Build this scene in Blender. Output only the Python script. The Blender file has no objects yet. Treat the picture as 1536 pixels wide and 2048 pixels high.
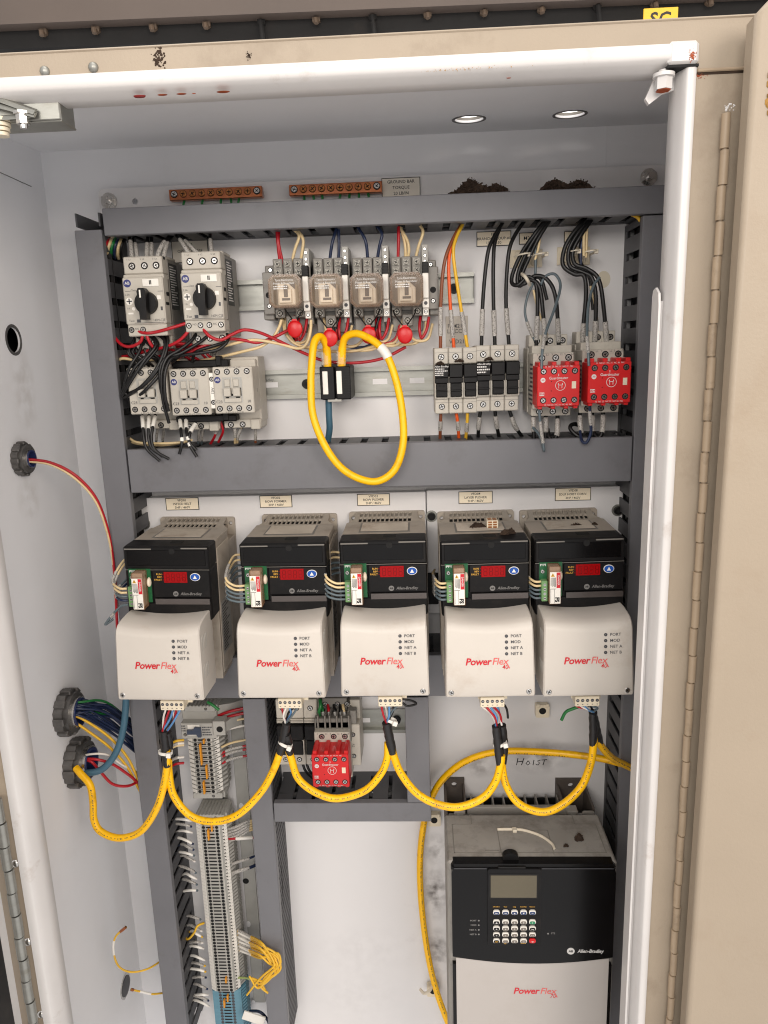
import bpy, math, random
from mathutils import Vector, Matrix, Euler, noise
random.seed(7)
# ------------------------------------------------------------------ scene, camera, light
SC = bpy.context.scene
COL = SC.collection
CAM_P = Vector((0.0440936, -0.9186748, 0.2040979))
CAM_R = Euler((1.3523145, 0.0315283, 0.0409614), 'XYZ')
FPX = 1480.0
cd = bpy.data.cameras.new('camera'); cam = bpy.data.objects.new('camera', cd); COL.objects.link(cam)
cam.location = CAM_P; cam.rotation_euler = CAM_R
cd.sensor_fit = 'VERTICAL'; cd.sensor_height = 36.0; cd.lens = FPX / 2048 * 36.0
cd.clip_start = 0.02; cd.clip_end = 60
SC.camera = cam
W = bpy.data.worlds.new('World'); SC.world = W; W.use_nodes = True
bg = W.node_tree.nodes['Background']; bg.inputs[0].default_value = (0.99, 0.96, 0.945, 1); bg.inputs[1].default_value = 1.06
def area(name, loc, target, sx, sy, power, col):
    l = bpy.data.lights.new(name, 'AREA'); l.shape = 'RECTANGLE'; l.size = sx; l.size_y = sy; l.energy = power; l.color = col
    o = bpy.data.objects.new(name, l); COL.objects.link(o); o.location = loc
    o.rotation_euler = (Vector(target) - Vector(loc)).to_track_quat('-Z', 'Y').to_euler(); return o
area('shop_lamp', (-0.42, -2.6, 0.92), (0, -0.1, 0.0), 1.1, 0.8, 32, (1.0, 0.94, 0.87))
area('left_wall_fill', (1.3, -2.4, 0.9), (-0.2, -0.1, -0.1), 1.2, 1.0, 30, (1.0, 0.88, 0.76))  # fill light added from the right to brighten the left wall
area('roof_lamp', (-0.2, -0.55, 2.2), (0, -0.35, 0), 2.0, 0.6, 18, (1.0, 0.94, 0.88))
SC.cycles.filter_width = 1.1
SC.view_settings.view_transform = 'Standard'; SC.view_settings.look = 'None'
SC.view_settings.exposure = -0.10; SC.view_settings.gamma = 1.0; SC.view_settings.use_curve_mapping = False
RM = CAM_R.to_matrix()
def P(px, py, d):
    "pixel of the photograph to a point (mm) on the plane d mm in front of the mounting plate"
    r = RM @ Vector(((px - 768) / FPX, -(py - 1024) / FPX, -1.0))
    t = (-d * .001 - CAM_P.y) / r.y
    return (CAM_P + r * t) * 1000
def PX(px, py, x):
    r = RM @ Vector(((px - 768) / FPX, -(py - 1024) / FPX, -1.0)); t = (x * .001 - CAM_P.x) / r.x
    return (CAM_P + r * t) * 1000
def PZ(px, py, z):
    r = RM @ Vector(((px - 768) / FPX, -(py - 1024) / FPX, -1.0)); t = (z * .001 - CAM_P.z) / r.z
    return (CAM_P + r * t) * 1000
# ------------------------------------------------------------------ materials
def lin(c): return tuple((v / 255 / 12.92 if v <= 10 else ((v / 255 + .055) / 1.055) ** 2.4) for v in c)
def mat(name, rgb, rough=.5, metal=0.0, var=.06, vs=30, bump=0.0, bs=200, grime=None, gs=8, gt=(.55, .75), coat=0, emit=0, alpha=1, trans=0, spec=.5, linear=False, stretch=None):
    m = bpy.data.materials.new(name); m.use_nodes = True; nt = m.node_tree; N = nt.nodes; L = nt.links
    b = N['Principled BSDF']; c = rgb if linear else lin(rgb)
    b.inputs['Roughness'].default_value = rough; b.inputs['Metallic'].default_value = metal
    b.inputs['Specular IOR Level'].default_value = spec
    if coat: b.inputs['Coat Weight'].default_value = coat; b.inputs['Coat Roughness'].default_value = .15
    if trans: b.inputs['Transmission Weight'].default_value = trans
    if alpha < 1: b.inputs['Alpha'].default_value = alpha
    tc = N.new('ShaderNodeTexCoord'); co = tc.outputs['Object']
    if stretch:
        mp = N.new('ShaderNodeMapping'); mp.inputs['Scale'].default_value = stretch; L.new(co, mp.inputs[0]); co = mp.outputs[0]
    oi = N.new('ShaderNodeObjectInfo'); of = N.new('ShaderNodeMath'); of.operation = 'MULTIPLY'; of.inputs[1].default_value = 7.3; L.new(oi.outputs['Random'], of.inputs[0])
    va = N.new('ShaderNodeVectorMath'); va.operation = 'ADD'; L.new(co, va.inputs[0]); L.new(of.outputs[0], va.inputs[1]); co = va.outputs[0]     # every object gets its own wear
    def nz(scale, det=5, rgh=.6):
        n = N.new('ShaderNodeTexNoise'); n.inputs['Scale'].default_value = scale; n.inputs['Detail'].default_value = det; n.inputs['Roughness'].default_value = rgh; L.new(co, n.inputs[0]); return n.outputs[0]
    n1 = nz(vs)
    r = N.new('ShaderNodeMapRange'); r.inputs[1].default_value = .3; r.inputs[2].default_value = .7; r.inputs[3].default_value = 1 - var; r.inputs[4].default_value = 1 + var; L.new(n1, r.inputs[0])
    mx = N.new('ShaderNodeVectorMath'); mx.operation = 'SCALE'; mx.inputs[0].default_value = c; L.new(r.outputs[0], mx.inputs['Scale'])
    out = mx.outputs[0]
    if grime:
        g = nz(gs, 8, .7); gr = N.new('ShaderNodeMapRange'); gr.inputs[1].default_value = gt[0]; gr.inputs[2].default_value = gt[1]; gr.inputs[4].default_value = grime[3] if len(grime) > 3 else .6; L.new(g, gr.inputs[0])
        mm = N.new('ShaderNodeMix'); mm.data_type = 'RGBA'; L.new(gr.outputs[0], mm.inputs[0]); L.new(out, mm.inputs[6]); mm.inputs[7].default_value = (*lin(grime[:3]), 1); out = mm.outputs[2]
    L.new(out, b.inputs['Base Color'])
    rr = N.new('ShaderNodeMapRange'); rr.inputs[3].default_value = max(.02, rough - .08); rr.inputs[4].default_value = min(1, rough + .1); L.new(nz(vs * 2.3), rr.inputs[0]); L.new(rr.outputs[0], b.inputs['Roughness'])
    if bump:
        bp = N.new('ShaderNodeBump'); bp.inputs['Strength'].default_value = bump; bp.inputs['Distance'].default_value = .0006; L.new(nz(bs, 3), bp.inputs['Height']); L.new(bp.outputs[0], b.inputs['Normal'])
    if emit:
        b.inputs['Emission Color'].default_value = (*c, 1); b.inputs['Emission Strength'].default_value = emit
    return m
M_ = {}
M_['white_paint'] = mat('white_paint', (236, 236, 238), .5, var=.03, vs=5, bump=.12, bs=260, grime=(165, 158, 150, .14), gs=9, gt=(.58, .85))
M_['plate_white'] = mat('plate_white', (226, 224, 224), .38, var=.025, vs=4, bump=.06, bs=220, grime=(150, 138, 128, .4), gs=7, gt=(.6, .85))
M_['gutter_white'] = mat('gutter_white', (208, 205, 203), .35, var=.05, vs=9, bump=.15, bs=120, grime=(140, 112, 88, .55), gs=16, gt=(.6, .8))
M_['beige'] = mat('beige_paint', (160, 146, 128), .5, var=.07, vs=7, bump=.3, bs=420, grime=(112, 94, 76, .6), gs=13, gt=(.55, .85))
M_['beige_door'] = mat('beige_door_paint', (160, 146, 128), .45, var=.045, vs=5, bump=.3, bs=380, grime=(140, 118, 94, .5), gs=9, gt=(.54, .85))
M_['duct'] = mat('duct_grey', (113, 113, 117), .42, var=.06, vs=12, grime=(82, 78, 76, .5), gs=16, gt=(.55, .8), bump=.05, bs=300)
M_['duct_in'] = mat('duct_grey_shaded', (72, 72, 75), .5, var=.05, vs=14)  # duct grey darkened to stand for shade on the slotted sides
M_['dev'] = mat('device_grey', (188, 182, 171), .48, var=.05, vs=40, grime=(138, 126, 110, .5), gs=60, gt=(.55, .82))
M_['dev_dark'] = mat('device_dark_grey', (122, 118, 112), .5, var=.05, vs=40)
M_['foot_dark'] = mat('grimy_dark_grey', (84, 76, 70), .6, var=.12, vs=30, grime=(50, 44, 40, .6), gs=30)
M_['sock'] = mat('socket_grey', (128, 124, 118), .45, var=.06, vs=60, grime=(90, 80, 70, .4), gs=60)
M_['lightgrey'] = mat('terminal_light_grey', (170, 168, 162), .45, var=.06, vs=60)
M_['black'] = mat('black_plastic', (14, 13, 14), .45, var=.12, vs=30, bump=.05, bs=500, spec=.25, grime=(70, 62, 56, .25), gs=22, gt=(.5, .8))
M_['blackgloss'] = mat('black_gloss_plastic', (11, 10, 11), .22, var=.1, vs=20, spec=.25)
M_['rubber'] = mat('black_sleeving', (34, 33, 34), .42, var=.15, vs=80, bump=.2, bs=160)
M_['void'] = mat('dark_recess', (14, 13, 13), .8)
M_['cover'] = mat('drive_cover_cream', (202, 195, 186), .42, var=.035, vs=12, bump=.05, bs=600, grime=(168, 146, 124, .5), gs=14, gt=(.54, .78))
M_['drivebody'] = mat('drive_body_grey', (172, 162, 149), .55, var=.08, vs=30, grime=(110, 88, 68, .6), gs=24, gt=(.5, .75))
M_['dusty'] = mat('dusty_grey_top', (150, 146, 140), .6, var=.08, vs=25, grime=(70, 60, 52, .7), gs=20, gt=(.5, .75))
M_['silver'] = mat('silver_cover', (180, 174, 169), .42, var=.02, vs=8, bump=.05, bs=500, grime=(160, 150, 140, .3), gs=9)
M_['zinc'] = mat('zinc_steel', (160, 160, 154), .46, metal=.9, var=.08, vs=30, grime=(120, 110, 90, .4), gs=22, stretch=(1, 1, 4))
M_['screwplate'] = mat('plated_screw_plate', (150, 147, 140), .5, metal=.6, var=.15, vs=150)
M_['smoke_pale'] = mat('pale_relay_cover', (205, 178, 148), .06, alpha=.22, var=.1, vs=40, grime=(140, 110, 80, .5), gs=45, spec=.8)
M_['smoke_rim'] = mat('relay_cover_rim', (120, 92, 68), .12, alpha=.62, spec=.8)
M_['key_blue'] = mat('key_blue', (44, 62, 104), .4)
M_['steel'] = mat('bright_steel', (205, 203, 200), .25, metal=1, var=.08, vs=100)
M_['hinge'] = mat('painted_hinge', (158, 139, 116), .5, var=.08, vs=30, grime=(90, 75, 60, .6), gs=40)
M_['cast'] = mat('cast_zinc', (110, 108, 106), .5, metal=.75, var=.25, vs=60, bump=.6, bs=90)
M_['copper'] = mat('copper_bar', (176, 108, 74), .32, metal=.9, var=.15, vs=60, grime=(90, 45, 28, .7), gs=50)
M_['brass'] = mat('brass_screw', (175, 115, 70), .4, metal=.9, var=.2, vs=200)
M_['red'] = mat('red_plastic', (205, 28, 30), .38, var=.05, vs=40)
M_['reddisc'] = mat('red_epoxy', (198, 6, 14), .36, var=.04, vs=60)
M_['yellow'] = mat('yellow_cable_jacket', (255, 194, 0), .38, var=.06, vs=40, grime=(140, 84, 24, .75), gs=48, gt=(.56, .76), bump=.06, bs=200)
M_['teal'] = mat('teal_cable_jacket', (62, 100, 120), .4, var=.06, vs=60)
M_['navy'] = mat('navy_insulation', (30, 42, 72), .35, var=.1, vs=80)
M_['wred'] = mat('red_insulation', (175, 20, 34), .35, var=.08, vs=80)
M_['wcream'] = mat('cream_insulation', (222, 198, 152), .38, var=.08, vs=80, grime=(150, 120, 80, .5), gs=90)
M_['wblack'] = mat('black_insulation', (15, 14, 15), .42, var=.15, vs=80)
M_['wbrown'] = mat('brown_insulation', (128, 70, 42), .38, var=.08, vs=80)
M_['worange'] = mat('orange_insulation', (226, 90, 30), .38, var=.06, vs=80)
M_['wyellow'] = mat('yellow_insulation', (228, 180, 50), .38, var=.06, vs=80)
M_['wgrey'] = mat('grey_insulation', (92, 104, 110), .38, var=.06, vs=80)
M_['wwhite'] = mat('white_insulation', (228, 222, 214), .4, var=.05, vs=80)
M_['wgreen'] = mat('green_insulation', (30, 110, 52), .38, var=.08, vs=80)
M_['wblue'] = mat('blue_insulation', (90, 140, 190), .38, var=.08, vs=80)
M_['wpale'] = mat('pale_green_insulation', (150, 165, 100), .4)
M_['mark'] = mat('marker_sleeve', (182, 178, 172), .3, var=.06, vs=60, grime=(50, 47, 46, .9), gs=800, gt=(.5, .62))
M_['white'] = mat('white_plastic', (236, 232, 224), .35, var=.03, vs=50)
M_['cream'] = mat('cream_nylon', (226, 214, 190), .4, var=.05, vs=50)
M_['natural'] = mat('natural_nylon_tie', (225, 215, 196), .35, alpha=.92)
M_['label'] = mat('engraved_label_cream', (252, 238, 212), .35, var=.02)
M_['label_grey'] = mat('engraved_label_grey', (226, 218, 204), .35, var=.03)
M_['ink'] = mat('black_ink', (20, 19, 20), .5)
M_['ink_grey'] = mat('grey_ink', (120, 118, 116), .5)
M_['ink_white'] = mat('white_ink', (215, 213, 210), .5)
M_['ink_red'] = mat('red_ink', (200, 26, 40), .4)
M_['ink_pale'] = mat('pale_red_ink', (216, 96, 92), .4)
M_['ink_yellow'] = mat('yellow_ink', (210, 160, 60), .5)
M_['ink_dark'] = mat('dark_grey_ink', (70, 70, 74), .5)
M_['emblem'] = mat('emblem_blue', (40, 48, 110), .4)
M_['display'] = mat('red_display', (150, 6, 10), .25, var=.04, emit=.06, spec=.2)
M_['segment'] = mat('display_segments', (112, 3, 6), .25, emit=.03, spec=.2)
M_['blue_btn'] = mat('blue_button', (24, 80, 165), .3)
M_['pcb'] = mat('green_circuit_board', (24, 92, 52), .3, var=.2, vs=200)
M_['tgreen'] = mat('green_terminal', (110, 150, 98), .4, var=.05, vs=100)
M_['smoke'] = mat('smoky_relay_cover', (150, 126, 102), .06, alpha=.34, var=.1, vs=40, grime=(120, 85, 55, .5), gs=45, spec=.8)
M_['clear'] = mat('clear_plastic', (225, 222, 212), .08, alpha=.22, spec=.8)
M_['amber'] = mat('amber_clear_case', (150, 112, 84), .12, alpha=.6)
M_['coil'] = mat('relay_coil_white', (236, 222, 200), .4, var=.08, vs=90)
M_['lcd'] = mat('lcd_screen', (92, 85, 68), .18, var=.04, vs=20)
M_['dirt'] = mat('brown_dirt', (58, 43, 32), .95, var=.35, vs=120)
M_['rust'] = mat('rust_stain', (150, 66, 26), .7, var=.2, vs=100)
M_['redspot'] = mat('red_paint_drip', (120, 18, 14), .4)
M_['foam'] = mat('foam_residue', (165, 125, 62), .85, var=.3, vs=90, bump=1, bs=120)
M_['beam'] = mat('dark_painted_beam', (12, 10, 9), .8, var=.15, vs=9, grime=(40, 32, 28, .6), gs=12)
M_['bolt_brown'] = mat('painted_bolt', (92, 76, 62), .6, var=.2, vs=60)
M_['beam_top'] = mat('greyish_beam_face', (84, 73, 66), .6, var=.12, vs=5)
M_['backdrop'] = mat('pale_wall', (215, 205, 203), .7, var=.04, vs=4)
M_['orange'] = mat('orange_jumper', (226, 150, 30), .4)
M_['blueterm'] = mat('blue_terminal', (98, 142, 160), .4, var=.06, vs=60)
M_['blueliner'] = mat('blue_bushing', (38, 50, 92), .35)
M_['tagyellow'] = mat('yellow_tag', (225, 180, 40), .4)
M_['g_btn'] = mat('green_button', (40, 130, 90), .35)
M_['n_btn'] = mat('grey_button_face', (120, 112, 104), .4)
M_['tape'] = mat('clear_tape', (222, 214, 202), .25, alpha=.6)
def smudge(m, spots, rgb=(84, 76, 72), ax=0):
    nt = m.node_tree; N, L = nt.nodes, nt.links; b = N['Principled BSDF']; src = b.inputs['Base Color'].links[0].from_socket; tc = N.new('ShaderNodeTexCoord')
    for (cx, cz, rx, rz, k) in spots:
        a = N.new('ShaderNodeVectorMath'); a.operation = 'SUBTRACT'; L.new(tc.outputs['Object'], a.inputs[0]); a.inputs[1].default_value = (cx, 0, cz) if not ax else (0, cx, cz)
        c = N.new('ShaderNodeVectorMath'); c.operation = 'MULTIPLY'; L.new(a.outputs[0], c.inputs[0]); c.inputs[1].default_value = (1 / rx, 0, 1 / rz) if not ax else (0, 1 / rx, 1 / rz)
        d = N.new('ShaderNodeVectorMath'); d.operation = 'LENGTH'; L.new(c.outputs[0], d.inputs[0])
        r = N.new('ShaderNodeMapRange'); r.inputs[1].default_value = 1; r.inputs[2].default_value = .2; L.new(d.outputs['Value'], r.inputs[0])
        n = N.new('ShaderNodeTexNoise'); n.inputs['Scale'].default_value = 55; n.inputs['Detail'].default_value = 7; L.new(tc.outputs['Object'], n.inputs[0])
        r2 = N.new('ShaderNodeMapRange'); r2.inputs[1].default_value = .38; r2.inputs[2].default_value = .62; L.new(n.outputs[0], r2.inputs[0])
        q = N.new('ShaderNodeMath'); q.operation = 'MULTIPLY'; L.new(r.outputs[0], q.inputs[0]); L.new(r2.outputs[0], q.inputs[1])
        q2 = N.new('ShaderNodeMath'); q2.operation = 'MULTIPLY'; L.new(q.outputs[0], q2.inputs[0]); q2.inputs[1].default_value = k
        mm = N.new('ShaderNodeMix'); mm.data_type = 'RGBA'; L.new(q2.outputs[0], mm.inputs[0]); L.new(src, mm.inputs[6]); mm.inputs[7].default_value = (*lin(rgb), 1); src = mm.outputs[2]
    L.new(src, b.inputs['Base Color'])
M_['plate_main'] = mat('plate_white_stained', (226, 224, 224), .38, var=.025, vs=4, bump=.06, bs=220, grime=(150, 138, 128, .4), gs=7, gt=(.6, .85))
smudge(M_['plate_main'], [(.056, -.56, .022, .05, .9), (.058, -.66, .022, .045, .8), (.058, -.49, .02, .03, .6), (.20, -.345, .05, .03, .6), (.12, -.36, .03, .02, .5), (.01, -.42, .03, .03, .5), (-.05, -.66, .09, .05, .07), (-.06, -.74, .08, .06, .07)])  # last two spots: faint reflections and smudges painted low on the plate
M_['wall_side'] = mat('side_wall_paint', (236, 236, 238), .5, var=.03, vs=5, bump=.12, bs=260, grime=(165, 158, 150, .14), gs=9, gt=(.58, .85))
smudge(M_['wall_side'], [(-.09, .17, .03, .06, .28), (-.11, .05, .03, .03, .25)], (140, 126, 106), 1)
# ------------------------------------------------------------------ mesh builder (mm)
class MB:
    def __init__(s): s.v = []; s.f = []; s.mi = []; s.c = 0; s.tf = None
    def mat(s, i): s.c = i; return s
    def add(s, vs, fs):
        b = len(s.v)
        if s.tf is not None: vs = [tuple(s.tf @ Vector(p)) for p in vs]
        s.v += [tuple(p) for p in vs]
        for f in fs: s.f.append([i + b for i in f]); s.mi.append(s.c)
    def box(s, x0, x1, y0, y1, z0, z1, b=0):
        if x0 > x1: x0, x1 = x1, x0
        if y0 > y1: y0, y1 = y1, y0
        if z0 > z1: z0, z1 = z1, z0
        b = min(b, (x1 - x0) * .45, (y1 - y0) * .45, (z1 - z0) * .45)
        if b <= 0:
            s.add([(x0, y0, z0), (x1, y0, z0), (x1, y1, z0), (x0, y1, z0), (x0, y0, z1), (x1, y0, z1), (x1, y1, z1), (x0, y1, z1)],
                  [(3, 2, 1, 0), (4, 5, 6, 7), (0, 1, 5, 4), (1, 2, 6, 5), (2, 3, 7, 6), (3, 0, 4, 7)]); return
        vs = []; idx = {}
        for i, (X, sx) in enumerate(((x0, 1), (x1, -1))):
            for j, (Y, sy) in enumerate(((y0, 1), (y1, -1))):
                for k, (Z, sz) in enumerate(((z0, 1), (z1, -1))):
                    for a, p in enumerate(((X, Y + sy * b, Z + sz * b), (X + sx * b, Y, Z + sz * b), (X + sx * b, Y + sy * b, Z))):
                        idx[i, j, k, a] = len(vs); vs.append(p)
        I = lambda i, j, k, a: idx[i, j, k, a]
        fs = [[I(0, 0, 0, 0), I(0, 0, 1, 0), I(0, 1, 1, 0), I(0, 1, 0, 0)], [I(1, 0, 0, 0), I(1, 1, 0, 0), I(1, 1, 1, 0), I(1, 0, 1, 0)],
              [I(0, 0, 0, 1), I(1, 0, 0, 1), I(1, 0, 1, 1), I(0, 0, 1, 1)], [I(0, 1, 0, 1), I(0, 1, 1, 1), I(1, 1, 1, 1), I(1, 1, 0, 1)],
              [I(0, 0, 0, 2), I(0, 1, 0, 2), I(1, 1, 0, 2), I(1, 0, 0, 2)], [I(0, 0, 1, 2), I(1, 0, 1, 2), I(1, 1, 1, 2), I(0, 1, 1, 2)]]
        for i in (0, 1):
            for j in (0, 1):
                fs.append([I(i, j, 0, 0), I(i, j, 1, 0), I(i, j, 1, 1), I(i, j, 0, 1)][::1 if i == j else -1][::-1])
        for i in (0, 1):
            for k in (0, 1):
                fs.append([I(i, 0, k, 0), I(i, 1, k, 0), I(i, 1, k, 2), I(i, 0, k, 2)][::1 if i != k else -1][::-1])
        for j in (0, 1):
            for k in (0, 1):
                fs.append([I(0, j, k, 1), I(1, j, k, 1), I(1, j, k, 2), I(0, j, k, 2)][::1 if j == k else -1][::-1])
        for i in (0, 1):
            for j in (0, 1):
                for k in (0, 1): fs.append([I(i, j, k, 0), I(i, j, k, 1), I(i, j, k, 2)][::1 if (i + j + k) % 2 == 0 else -1])
        s.add(vs, fs)
    def cyl(s, p, ax, r, h, n=16, r2=None, caps=True, rx=1.0, rz=1.0):
        "from p along axis ax for h; rx, rz squash (for axis y)"
        r2 = r if r2 is None else r2; p = Vector(p)
        a = {'x': Vector((1, 0, 0)), 'y': Vector((0, 1, 0)), 'z': Vector((0, 0, 1))}[ax] if isinstance(ax, str) else Vector(ax).normalized()
        u = a.orthogonal().normalized() if not isinstance(ax, str) else {'x': Vector((0, 1, 0)), 'y': Vector((1, 0, 0)), 'z': Vector((1, 0, 0))}[ax]
        w = a.cross(u); vs = []
        for q, R in ((p, r), (p + a * h, r2)):
            for i in range(n):
                t = 2 * math.pi * (i + .5) / n; vs.append(q + u * (math.cos(t) * R * rx) + w * (math.sin(t) * R * rz))
        fs = [(i, (i + 1) % n, n + (i + 1) % n, n + i) for i in range(n)]
        if caps: fs += [tuple(range(n))[::-1], tuple(range(n, 2 * n))]
        s.add(vs, fs)
    def dome(s, p, r, h, n=16, k=4, sz=1.0):
        "dome facing -y from p"
        p = Vector(p); vs = []; fs = []
        for j in range(k + 1):
            t = j / k * math.pi / 2
            for i in range(n):
                a = 2 * math.pi * i / n; vs.append(p + Vector((math.cos(a) * r * math.cos(t), -h * math.sin(t), math.sin(a) * r * sz * math.cos(t))))
        for j in range(k):
            for i in range(n): fs.append((j * n + i, j * n + (i + 1) % n, (j + 1) * n + (i + 1) % n, (j + 1) * n + i))
        s.add(vs, fs)
    def prism(s, poly, a0, a1, plane='xz'):
        "2-D polygon extruded: plane 'xz' along y, 'yz' along x, 'xy' along z"
        f = {'xz': lambda u, v, a: (u, a, v), 'yz': lambda u, v, a: (a, u, v), 'xy': lambda u, v, a: (u, v, a)}[plane]
        n = len(poly); vs = [f(u, v, a0) for u, v in poly] + [f(u, v, a1) for u, v in poly]
        s.add(vs, [tuple(range(n)), tuple(range(n, 2 * n))[::-1]] + [(i, n + i, n + (i + 1) % n, (i + 1) % n) for i in range(n)])
    def holed(s, outline, holes, a0, a1, plane='xz'):
        import bmesh
        f = {'xz': lambda u, v, a: (u, a, v), 'yz': lambda u, v, a: (a, u, v), 'xy': lambda u, v, a: (u, v, a)}[plane]
        bm = bmesh.new(); es = []
        for lp in [outline] + holes:
            q = [bm.verts.new(f(u, v, a0)) for u, v in lp]; es += [bm.edges.new((q[i], q[(i + 1) % len(q)])) for i in range(len(q))]
        bmesh.ops.triangle_fill(bm, use_beauty=True, use_dissolve=False, edges=es); bm.verts.index_update()
        vs = [tuple(v.co) for v in bm.verts]; fs = [[v.index for v in fc.verts] for fc in bm.faces]; bm.free()
        s.add(vs, fs); off = {'xz': (0, a1 - a0, 0), 'yz': (a1 - a0, 0, 0), 'xy': (0, 0, a1 - a0)}[plane]
        s.add([(x + off[0], y + off[1], z + off[2]) for x, y, z in vs], [t[::-1] for t in fs])
        for lp in [outline] + holes:
            n = len(lp); s.add([f(u, v, a0) for u, v in lp] + [f(u, v, a1) for u, v in lp], [(i, n + i, n + (i + 1) % n, (i + 1) % n) for i in range(n)])
    def tube(s, pts, r, n=8, caps=True, flat=1.0):
        pts = [Vector(p) for p in pts]; R = r if hasattr(r, '__len__') else [r] * len(pts)
        t0 = (pts[1] - pts[0]).normalized(); u = t0.orthogonal().normalized(); vs = []; m = len(pts)
        for i, p in enumerate(pts):
            t = (pts[min(i + 1, m - 1)] - pts[max(i - 1, 0)])
            if t.length < 1e-9: t = t0
            t = t.normalized(); u = (u - t * u.dot(t))
            u = u.normalized() if u.length > 1e-6 else t.orthogonal().normalized(); w = t.cross(u)
            for k in range(n):
                a = 2 * math.pi * k / n; vs.append(p + u * (math.cos(a) * R[i]) + w * (math.sin(a) * R[i] * flat))
        fs = [(i * n + k, i * n + (k + 1) % n, (i + 1) * n + (k + 1) % n, (i + 1) * n + k) for i in range(m - 1) for k in range(n)]
        if caps: fs += [tuple(range(n))[::-1], tuple(range((m - 1) * n, m * n))]
        s.add(vs, fs)
    def screw(s, x, y, z, r, h=1.2, slot=True, ang=.6, ring=None):
        "pan head facing -y with a cross slot; mat 0 metal, mat 1 dark"
        c0 = s.c
        if ring: s.c = 1; s.cyl((x, y - .15, z), 'y', ring, .6, 18)
        s.c = 0; s.cyl((x, y - h, z), 'y', r * .8, h * .4, 14, r2=r); s.cyl((x, y - h * .6, z), 'y', r, h * .6 + .1, 14, caps=False)
        if slot:
            s.c = 1
            for a in (ang, ang + math.pi / 2):
                tf = s.tf; T = Matrix.Translation((x, y - h, z)) @ Matrix.Rotation(a, 4, 'Y'); s.tf = T if tf is None else tf @ T
                s.box(-r * .62, r * .62, -.12, .1, -r * .13, r * .13); s.tf = tf
        s.c = c0
    def obj(s, name, mats, parent=None, loc=None, smooth=32):
        me = bpy.data.meshes.new(name); me.from_pydata([(x * .001, y * .001, z * .001) for x, y, z in s.v], [], s.f)
        if not isinstance(mats, (list, tuple)): mats = [mats]
        for m in mats: me.materials.append(M_[m] if isinstance(m, str) else m)
        me.polygons.foreach_set('material_index', [min(i, len(mats) - 1) for i in s.mi])
        if smooth:
            me.polygons.foreach_set('use_smooth', [True] * len(me.polygons)); me.set_sharp_from_angle(angle=math.radians(smooth))
        import bmesh
        bm = bmesh.new(); bm.from_mesh(me); bmesh.ops.recalc_face_normals(bm, faces=bm.faces); bm.to_mesh(me); bm.free()
        me.update(); o = bpy.data.objects.new(name, me); COL.objects.link(o)
        if parent is not None: o.parent = parent
        if loc is not None: o.location = Vector(loc) * .001
        return o
def tag(o, label=None, cat=None, group=None, kind=None):
    if label: o['label'] = label
    if cat: o['category'] = cat
    if group: o['group'] = group
    if kind: o['kind'] = kind
    return o
def thing(name, label, cat, loc=(0, 0, 0), group=None):
    o = bpy.data.objects.new(name, None); COL.objects.link(o); o.location = Vector(loc) * .001; o.empty_display_size = .01
    return tag(o, label, cat, group)
def copy_tree(o, parent=None):
    c = o.copy(); COL.objects.link(c)
    if parent is not None: c.parent = parent
    for ch in list(o.children): copy_tree(ch, c)
    return c
def clone(o, loc, label, group=None):
    c = copy_tree(o); c.location = Vector(loc) * .001; tag(c, label, None, group); return c
_tx = {}
def text(name, s, cap, loc, m, parent, bold=0.0, shear=0.0, align='CENTER', rot=0.0, sx=1.0, space=1.0):
    "flat lettering facing -y, cap height in mm, loc in mm"
    key = (s, cap, bold, shear, align, sx, space)
    if key not in _tx:
        cu = bpy.data.curves.new('lettering', 'FONT'); cu.body = s; cu.size = cap / .70 * .001; cu.align_x = align; cu.align_y = 'CENTER'
        cu.offset = bold * .001; cu.shear = shear; cu.resolution_u = 2; cu.space_character = space
        t = bpy.data.objects.new('lettering', cu); COL.objects.link(t); bpy.context.view_layer.update()
        me = bpy.data.meshes.new_from_object(t.evaluated_get(bpy.context.evaluated_depsgraph_get()))
        bpy.data.objects.remove(t); bpy.data.curves.remove(cu)
        me.transform(Matrix(((sx, 0, 0, 0), (0, 0, -1, 0), (0, 1, 0, 0), (0, 0, 0, 1)))); me.name = name; _tx[key] = me
    me = _tx[key]
    if me.materials and me.materials[0] != M_[m]: me = me.copy(); me.materials.clear()
    if not me.materials: me.materials.append(M_[m])
    o = bpy.data.objects.new(name, me); COL.objects.link(o); o.parent = parent; o.location = Vector(loc) * .001
    o.rotation_euler = (0, rot, 0); return o
def crom(pts, seg=8):
    p = [Vector(q) for q in pts]
    if len(p) == 2: return [p[0].lerp(p[1], i / seg) for i in range(seg + 1)]
    p = [p[0] * 2 - p[1]] + p + [p[-1] * 2 - p[-2]]; out = []
    for i in range(1, len(p) - 2):
        for k in range(seg):
            t = k / seg; a, b, c, d = p[i - 1:i + 3]
            out.append(.5 * ((2 * b) + (c - a) * t + (2 * a - 5 * b + 4 * c - d) * t * t + (3 * b - a - 3 * c + d) * t ** 3))
    return out + [p[-2]]
def span(path, t0, t1):
    "piece of a polyline between two fractions of its length"
    ln = [0]
    for a, b in zip(path, path[1:]): ln.append(ln[-1] + (b - a).length)
    T = ln[-1]; out = []
    def at(x):
        for i in range(len(path) - 1):
            if ln[i + 1] >= x: return path[i].lerp(path[i + 1], (x - ln[i]) / max(1e-9, ln[i + 1] - ln[i]))
        return path[-1]
    out = [at(t0 * T)] + [path[i] for i in range(len(path)) if t0 * T < ln[i] < t1 * T] + [at(t1 * T)]
    return out
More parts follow.
